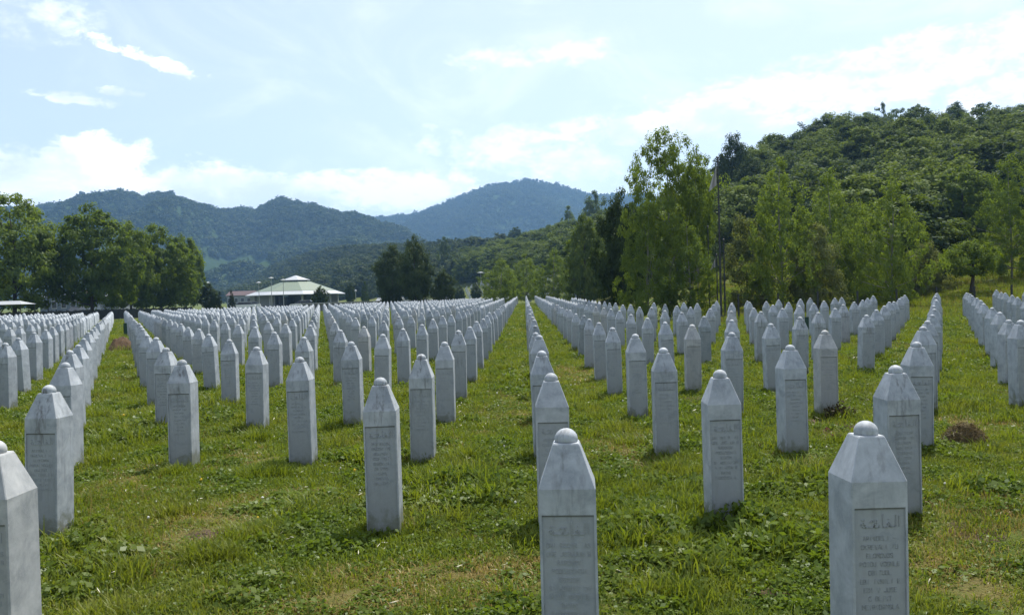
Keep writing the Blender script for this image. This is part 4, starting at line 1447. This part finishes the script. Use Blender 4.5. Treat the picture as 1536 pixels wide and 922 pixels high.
G_DEAD = blade_mat('dead_leaves', (0.025, 0.022, 0.012), (0.07, 0.055, 0.028), (0.06, 0.05, 0.025), 0.1)
G_RED = simple_mat('red_petals', (0.16, 0.020, 0.022), 0.6, 0.2, 30.0)
x, y = base_at(1100, 796)
for (dx, dy, n, r0, h0, sz, sd, lab) in [(0.04, -0.02, 520, 0.30, 0.24, 0.060, 31, 'tall clump of broad leaved weeds against the foot of a headstone'),
                                         (0.18, -0.50, 560, 0.36, 0.20, 0.055, 32, 'sprawling clump of weeds spreading over bare earth before the tall clump')]:
    plant('weed_clump', lab, 'weeds', x + dx, y + dy, [('leaves', weed('leaves', G_WEED, n, r0, h0, sz, sd, 0.5)), ('stalks', tuft('stalks', G_BLADE, 90, r0, 0.1, 0.24, 0.006, sd, 0.6))])
x, y = base_at(1252, 628)
plant('withered_plant', 'dark withered plant leaning on the cream headstone', 'plant', x, y - 0.02, [('leaves', weed('leaves', G_DEAD, 220, 0.20, 0.26, 0.05, 41, 0.2)), ('stems', tuft('stems', G_DEAD, 40, 0.16, 0.08, 0.26, 0.006, 42, 0.5))])
for k, (px, py, lab) in enumerate([(1234, 652, 'small red flower drooping on bare earth below the cream headstone'), (1250, 662, 'red flower lying nearer on the bare earth')]):
    x, y = base_at(px, py)
    plant('red_flower', lab, 'flower', x, y, [('bloom', heads('bloom', G_RED, 6, 0.06, 0.08, 0.010, 50 + k)), ('stems', tuft('stems', G_WEED, 12, 0.05, 0.04, 0.11, 0.005, 51 + k, 0.6))])
GREEN_WOOD = simple_mat('dark_green_paint', (0.012, 0.045, 0.028), 0.6, 0.2, 8.0)
STEEL_DK = simple_mat('dark_steel', (0.030, 0.033, 0.034), 0.5, 0.2, 6.0, 0.3)
for (px, py, pt, wpx, lab) in [(1209, 505, 479, 11, 'dark green painted board marker among the stones, birch side'), (183, 508, 487, 6, 'narrow dark green board marker in the left lane by the earth mound'.replace('left ', '')),
                               (3, 520, 496, 6, 'dark green board marker cut by the photo edge')]:
    x, y = base_at(px, py)
    D = y
    hh = (py - pt) * D / F_PX
    w = wpx * D / F_PX
    root = thing('grave_marker', lab, 'marker', (x, y, gz1(x, y)), 0.1, 'dark green board markers')
    mb = MB().box(-w / 2, w / 2, -0.012, 0.012, 0.15, hh)
    mb.build('board', GREEN_WOOD, root)
    MB().box(-0.02, 0.02, 0.014, 0.05, -0.2, hh * 0.8).build('stake', GREEN_WOOD, root)

# ------------------------------------------------------------------ pavilion
ROOF = simple_mat('pale_green_roof_sheet', (0.125, 0.165, 0.115), 0.6, 0.12, 1.0)
WHITE = simple_mat('white_painted_metal', (0.34, 0.36, 0.37), 0.5, 0.06, 1.0)
WALLG = simple_mat('grey_render', (0.33, 0.34, 0.33), 0.8, 0.12, 0.8)
DARKG = simple_mat('dark_window_glass', (0.03, 0.035, 0.04), 0.15, 0.1, 1.0)
PD = 225.0
pb = at(443.5, PD)
ze = EYE + (hz(441) - 442.5) * PD / F_PX - pb.z
zt = EYE + (hz(441) - 413) * PD / F_PX - pb.z
pav = thing('pavilion', 'open sided prayer pavilion with pale green octagonal roof and white lantern', 'pavilion', (pb.x, pb.y, pb.z), 0.0)
RE = 0.5 * 137 * PD / F_PX / math.cos(math.pi / 8) * 1.0
r8 = math.pi / 8
H = zt - ze
MB().lathe([(RE, ze), (RE, ze + 0.14), (RE * 0.80, ze + H * 0.20), (RE * 0.80, ze + H * 0.205)], 8, rot=r8).build('eaves_band', WHITE, pav)
MB().lathe([(RE * 0.805, ze + H * 0.207), (RE * 0.27, ze + H * 0.69), (RE * 0.26, ze + H * 0.69)], 8, rot=r8).build('main_roof', ROOF, pav)
lan = MB().lathe([(RE * 0.225, ze + H * 0.66), (RE * 0.225, ze + H * 0.75)], 8, rot=r8).build('lantern', DARKG, pav)
MB().lathe([(RE * 0.29, ze + H * 0.74), (RE * 0.29, ze + H * 0.76), (0.15, ze + H)], 8, rot=r8).build('lantern_roof', WHITE, lan)
for k in range(8):
    a = r8 + k * math.pi / 4
    MB().lathe([(0.28, -0.3), (0.28, ze + 0.1)], 10, RE * 0.82 * math.cos(a), RE * 0.82 * math.sin(a)).build('column', WALLG, pav)
MB().box(-RE * 0.85, -RE * 0.35, -RE * 0.3, RE * 0.3, -0.3, ze + 0.25).build('side_wall', WALLG, pav)
MB().box(-RE * 0.3, RE * 0.75, RE * 0.45, RE * 0.5, -0.3, ze + 0.3).build('back_wall', WALLG, pav)
MB().box(-RE * 0.28, -RE * 0.12, -RE * 0.32, RE * 0.28, -0.3, ze * 0.85).build('doorway_screen', DARKG, pav)
MB().lathe([(RE * 0.92, -0.35), (RE * 0.92, 0.18)], 8, rot=r8).build('plinth', WALLG, pav)

# lamps
def lamp(px, D, ytop, label, arm=0.55):
    b = at(px, D)
    h = EYE + (hz(px) - ytop) * D / F_PX - b.z
    root = thing('lamp_post', label, 'lamp post', (b.x, b.y, b.z), 0.0, 'white topped lamp posts')
    MB().tube([(0, 0, -0.2), (0, 0, h * 0.5), (0, 0, h)], [0.075, 0.06, 0.045], 8).build('pole', STEEL_DK if ytop < 405 else WALLG, root)
    hd = MB().lathe([(0.09, h - 0.28), (0.12, h - 0.08), (arm, h - 0.03), (arm, h + 0.03), (0.08, h + 0.2)], 14).build('lamp_head', WHITE, root)
    return root


lamp(387, 170, 424, 'lamp post with white disc head at the low side of the pavilion roof')
lamp(406, 168, 417, 'tallest lamp post with white disc head before the pavilion roof')
lamp(424, 166, 420, 'lamp post with white disc head right before the pavilion lantern'.replace('right before', 'just before'))
lamp(310, 190, 424, 'lone lamp post with white head between the road trees and the pavilion')
lamp(722, 216, 409, 'lamp post with white head above the stones on the slope', 1.0)
lamp(731, 226, 409, 'lamp post with white head, farther one above the stones on the slope', 1.0)
lamp(824, 150, 414, 'lamp post between the young trees beyond the end of the aisle', 0.5)
lamp(533, 175, 436, 'thin pale lamp post beside the slim green tree', 0.25)

# low wall behind the middle rows
wall = thing('boundary_wall', 'low grey boundary wall with a pale coping behind the rows', 'wall', (0, 0, 0))
pa, pb2 = at(452, 112), at(664, 126)
dv = (pb2 - pa)
L = dv.length
ang = math.atan2(dv.y, dv.x)
wall.location = pa
wall.rotation_euler = (0, 0, ang)
zc = 1.02
dz = pb2.z - pa.z
MB().add([(0, 0, -0.4), (L, 0, -0.4), (L, .25, -0.4), (0, .25, -0.4), (0, 0, zc), (L, 0, zc + dz), (L, .25, zc + dz), (0, .25, zc)],
         [(0, 3, 2, 1), (4, 5, 6, 7), (0, 1, 5, 4), (1, 2, 6, 5), (2, 3, 7, 6), (3, 0, 4, 7)]).build('wall_face', simple_mat('dark_concrete', (0.13, 0.135, 0.135), 0.85, 0.2, 1.0), wall)
MB().add([(0, -.06, zc + .004), (L, -.06, zc + dz + .004), (L, .31, zc + dz + .004), (0, .31, zc + .004), (0, -.06, zc + .13), (L, -.06, zc + dz + .13), (L, .31, zc + dz + .13), (0, .31, zc + .13)],
         [(0, 3, 2, 1), (4, 5, 6, 7), (0, 1, 5, 4), (1, 2, 6, 5), (2, 3, 7, 6), (3, 0, 4, 7)]).build('coping', WALLG, wall)


def house(name, label, px0, px1, D, ytop, depth, roof_col, wall_col, roof_h, n_win):
    b0, b1 = at(px0, D), at(px1, D)
    h = EYE + (hz((px0 + px1) / 2) - ytop) * D / F_PX - b0.z
    w = b1.x - b0.x
    root = thing(name, label, 'building', ((b0.x + b1.x) / 2, D, min(b0.z, b1.z)))
    hw_ = h - roof_h
    MB().box(-w / 2, w / 2, 0, depth, -0.5, hw_).build('wall', wall_col, root)
    mb = MB()
    e = 0.4
    mb.add([(-w / 2 - e, -e, hw_ + .01), (w / 2 + e, -e, hw_ + .01), (w / 2 + e, depth + e, hw_ + .01), (-w / 2 - e, depth + e, hw_ + .01), (-w / 2 - e, depth / 2, h), (w / 2 + e, depth / 2, h)],
           [(0, 1, 5, 4), (2, 3, 4, 5), (0, 4, 3), (1, 2, 5), (0, 3, 2, 1)]).build('roof', roof_col, root)
    for k in range(n_win):
        x = -w / 2 + w * (k + 0.5) / n_win
        f = MB().box(x - w / n_win * .28, x + w / n_win * .28, -0.05, 0.02, hw_ * 0.35, hw_ * 0.8).build('window', WHITE, root)
        MB().box(x - w / n_win * .23, x + w / n_win * .23, -0.07, -0.052, hw_ * 0.40, hw_ * 0.75).build('pane', DARKG, f)
    return root


RED = simple_mat('red_brown_roof', (0.07, 0.042, 0.042), 0.8, 0.2, 0.8)
BLUEW = simple_mat('blue_grey_cladding', (0.12, 0.15, 0.19), 0.6, 0.12, 0.5)
PALEW = simple_mat('pale_render', (0.20, 0.22, 0.23), 0.8, 0.1, 0.5)
house('low_building', 'long low building with a red brown roof beside the pavilion', 338, 376, 300, 436, 9, RED, PALEW, 1.6, 4)
house('roadside_building', 'long blue grey building half hidden under the big trees', 54, 112, 150, 438, 8, BLUEW, BLUEW, 0.8, 4)
house('roadside_building', 'pale grey building under the trees beyond the blue sign', 118, 172, 165, 441, 8, PALEW, PALEW, 0.8, 5)
house('low_building', 'small pale building between the dark pair of trees', 565, 600, 240, 446, 7, PALEW, PALEW, 0.9, 3)

# dark railing along the road, left
rail = thing('roadside_fence', 'dark board fence along the road behind the rows', 'fence', (0, 0, 0))
fa, fb_ = at(-40, 86), at(285, 108)
dv = fb_ - fa
L = Vector((dv.x, dv.y, 0)).length
rail.location = (fa.x, fa.y, fa.z)
rail.rotation_euler = (0, 0, math.atan2(dv.y, dv.x))
FENCE_DK = simple_mat('dark_fence_boards', (0.022, 0.026, 0.024), 0.8, 0.35, 2.5)
mb = MB()
k = 0.0
while k < L:
    mb.box(k, k + 0.17, 0, 0.03, -0.1, 1.15 + 0.05 * math.sin(k * 7))
    k += 0.19
mb.build('board_panel', FENCE_DK, rail)
for k in range(int(L / 4)):
    MB().box(k * 4, k * 4 + .1, .032, .13, -0.3, 1.3).build('post', FENCE_DK, rail)

# canopy at the edge, sign on a pole, vehicles
c0 = at(-4, 84)
can = thing('canopy', 'white market canopy on thin posts under the big edge tree', 'canopy', (c0.x, c0.y, c0.z))
hh = EYE + (hz(0) - 453) * 84 / F_PX - c0.z
MB().add([(-1.9, 0, hh - .25), (1.9, 0, hh - .25), (1.9, 2.6, hh - .25), (-1.9, 2.6, hh - .25), (-1.2, 1.3, hh + .1), (1.0, 1.3, hh + .1)], [(0, 1, 5, 4), (2, 3, 4, 5), (0, 4, 3), (1, 2, 5), (0, 3, 2, 1)]).build('roof', WHITE, can)
for sx in (-1.75, 1.75):
    for sy in (.1, 2.5):
        MB().tube([(sx, sy, -0.2), (sx, sy, hh - .24)], 0.04, 6).build('post', STEEL_DK, can)
s0 = at(70, 104)
sg = thing('road_sign', 'blue rectangular road sign on a dark pole under the trees', 'sign', (s0.x, s0.y, s0.z))
hh = EYE + (hz(70) - 439) * 104 / F_PX - s0.z
MB().tube([(-.3, 0, -0.2), (-.3, 0, hh)], 0.07, 8).build('pole', STEEL_DK, sg)
MB().box(-.55, .9, -.12, -.072, hh - .45, hh).build('panel', simple_mat('blue_sign', (0.05, 0.08, 0.22), 0.5, 0.1, 2.0), sg)


def car(name, label, px, D, rotz, paint, headlights):
    b = at(px, D)
    root = thing(name, label, 'car', (b.x, b.y, b.z + 0.02), rotz, 'cars by the road')
    # side profile extruded across, cabin narrower than the body
    prof = [(-2.05, .35), (-2.1, .62), (-2.02, .88), (-1.25, .97), (2.0, 1.0), (2.12, .7), (2.08, .35)]
    mb = MB()
    n = len(prof)
    vs = [(x, -.84, z) for x, z in prof] + [(x, .84, z) for x, z in prof]
    mb.add(vs, [tuple(range(n)), tuple(range(2 * n - 1, n - 1, -1))] + [(k, n + k, n + (k + 1) % n, (k + 1) % n) for k in range(n)])
    mb.build('body', paint, root)
    cab = [(-1.2, .97), (-.55, 1.42), (1.1, 1.45), (1.85, 1.0)]
    n = 4
    vs = [(x, -.74 + (.1 if z > 1.1 else 0), z) for x, z in cab] + [(x, .74 - (.1 if z > 1.1 else 0), z) for x, z in cab]
    MB().add(vs, [(0, 1, 2, 3), (7, 6, 5, 4)] + [(k, n + k, n + (k + 1) % n, (k + 1) % n) for k in range(n)]).build('glasshouse', DARKG, root)
    MB().box(-.5, 1.08, -.63, .63, 1.43, 1.475).build('roof', paint, root)
    for x in (-1.3, 1.3):
        for yy in (-.80, .80):
            r = 0.31
            mb = MB().tube([(x, yy - .1, r), (x, yy + .1, r)], r, 16)
            wh = mb.build('wheel', STEEL_DK, root)
            MB().tube([(x, yy - .115, r), (x, yy + .115, r)], r * .6, 12).build('rim', WHITE, wh)
    for yy in (-.6, .6):
        MB().box(-2.125, -2.05, yy - .16, yy + .16, .64, .80).build('headlight', headlights, root)
    return root


LAMPG = simple_mat('headlamp_glass', (0.8, 0.8, 0.78), 0.1, 0.02, 1.0)
PW = simple_mat('white_car_paint', (0.72, 0.73, 0.74), 0.3, 0.03, 1.0)
PDK = simple_mat('dark_car_paint', (0.02, 0.022, 0.028), 0.3, 0.1, 1.0)
car('parked_car', 'dark car facing the rows with pale headlamps under the trees', 111, 118, R(90), PDK, LAMPG)
car('parked_car', 'white car farther from the pavilion wall beside the conifers', 362, 150, R(15), PW, LAMPG)
car('parked_car', 'white car close to the pavilion wall', 371, 158, R(15), PW, LAMPG)
car('parked_car', 'white car in front of the pavilion columns', 454, 140, R(5), PW, LAMPG)

# rubble heap by the young trees
ROCK = simple_mat('pale_rubble', (0.36, 0.30, 0.25), 0.9, 0.3, 2.0)
rr = random.Random(8)
for k, (px, D, s, lab) in enumerate([(712, 150, .75, 'pale boulder at the pavilion end of the rubble beside the aisle trees'), (719, 152, 1.0, 'largest pale boulder of the rubble beside the aisle trees'), (727, 151, .7, 'smallest pale boulder of the rubble beside the aisle trees')]):
    b = at(px, D)
    mb = MB()
    prof = [(.02, -.2), (.8, -.15), (1.0, .3), (.7, .7), (.05, .85)]
    mb.lathe([(r_ * s, z * s) for r_, z in prof], 9)
    mb.v = [(x * rr.uniform(.85, 1.15), y * rr.uniform(.85, 1.15), z) for x, y, z in mb.v]
    o = mb.build('boulder', ROCK, None, False, (b.x, b.y, b.z))
    tag(o, lab, 'boulder', 'rubble boulders')

# flagpoles and flags
FLAG = simple_mat('faded_white_flag', (0.34, 0.33, 0.32), 0.85, 0.08, 3.0)
for (px, D, ytop, r0, lab) in [(1080, 42.5, 240, 0.045, 'tallest flagpole, dark, with a limp white flag'), (1063, 44, 342, 0.032, 'bare thin flagpole closest to the tallest birch'),
                               (1075, 43, 384, 0.032, 'short flagpole with a small pale flag'), (1086, 43, 362, 0.04, 'dark flagpole with a knob top just beyond the tallest one')]:
    b = at(px, D)
    h = EYE + (hz(px) - ytop) * D / F_PX - b.z
    root = thing('flagpole', lab, 'flagpole', (b.x, b.y, b.z), 0.0, 'flagpoles behind the rows')
    MB().tube([(0, 0, -.3), (0, 0, h * .5), (0, 0, h)], [r0 * 1.2, r0, r0 * .7], 10).build('pole', STEEL_DK, root)
    MB().lathe([(r0 * .4, h), (r0 * 1.5, h + r0), (r0 * 1.5, h + r0 * 2), (r0 * .3, h + r0 * 3.2)], 10).build('finial', STEEL_DK, root)
    MB().lathe([(r0 * 2.6, -.1), (r0 * 2.6, .22), (r0 * 1.3, .3)], 10).build('base_sleeve', STEEL_DK, root)


def flag(px, D, y0, drop, width, label):
    b = at(px, D)
    z0 = EYE + (hz(px) - y0) * D / F_PX
    nu, nv = 18, 16
    V, Fq = [], []
    for j in range(nv + 1):
        t = j / nv
        for i in range(nu + 1):
            s = i / nu
            x = -0.06 - width * s * (0.18 + 0.82 * t ** 0.8)
            y = 0.09 * math.sin(s * 13 + t * 2) * (0.3 + t) * 0.6
            z = -drop * (t * (0.86 + 0.14 * s) + 0.34 * s * (1 - 0.6 * t))
            V.append((x, y, z))
    for j in range(nv):
        for i in range(nu):
            Fq.append((j * (nu + 1) + i, j * (nu + 1) + i + 1, (j + 1) * (nu + 1) + i + 1, (j + 1) * (nu + 1) + i))
    o = put('flag', np_mesh('flag', V, Fq, [FLAG], smooth=True), None, (b.x, b.y, z0))
    tag(o, label, 'flag', 'limp white flags')


flag(1080, 42.5, 245, 1.25, 0.42, 'limp white flag near the top of the tallest flagpole')
flag(1075, 43, 386, 0.55, 0.28, 'small pale limp flag on a short flagpole')

# wire fence behind the last rows
wf = thing('wire_fence', 'thin wire fence on dark posts behind the last rows', 'fence', (0, 0, 0))
tops = []
for (px, pt) in [(1106, 441), (1165, 440), (1224, 437), (1283, 436), (1341, 433), (1400, 430), (1456, 429), (1511, 427), (1570, 425)]:
    b = at(px, 40.5)
    h = EYE + (hz(px) - pt) * 40.5 / F_PX - b.z
    MB().box(b.x - .035, b.x + .035, b.y - .035, b.y + .035, b.z - .3, b.z + h).build('post', STEEL_DK, wf)
    tops.append((b, h))
for fz in (0.35, 0.65, 0.93):
    for (b, h), (b2, h2) in zip(tops[:-1], tops[1:]):
        pass
    MB().tube([(b.x, b.y - .04, b.z + h * fz) for b, h in tops], 0.006, 5).build('wire', STEEL_DK, wf)

# ------------------------------------------------------------------ air
hm = bpy.data.materials.new('haze')
hm.use_nodes = True
q = NG(hm.node_tree)
pv = q.n('ShaderNodeVolumePrincipled')
pv.inputs['Color'].default_value = rgb(0.33, 0.60, 1.0)
pv.inputs['Density'].default_value = 0.00017
pv.inputs['Density Attribute'].default_value = ''
pv.inputs['Anisotropy'].default_value = 0.25
q.n('ShaderNodeOutputMaterial', ins={'Volume': pv.outputs[0]})
hz_o = MB().box(-5000, 5000, -80, 6200, -8, 430).build('haze', hm)
hz_o['kind'] = 'stuff'
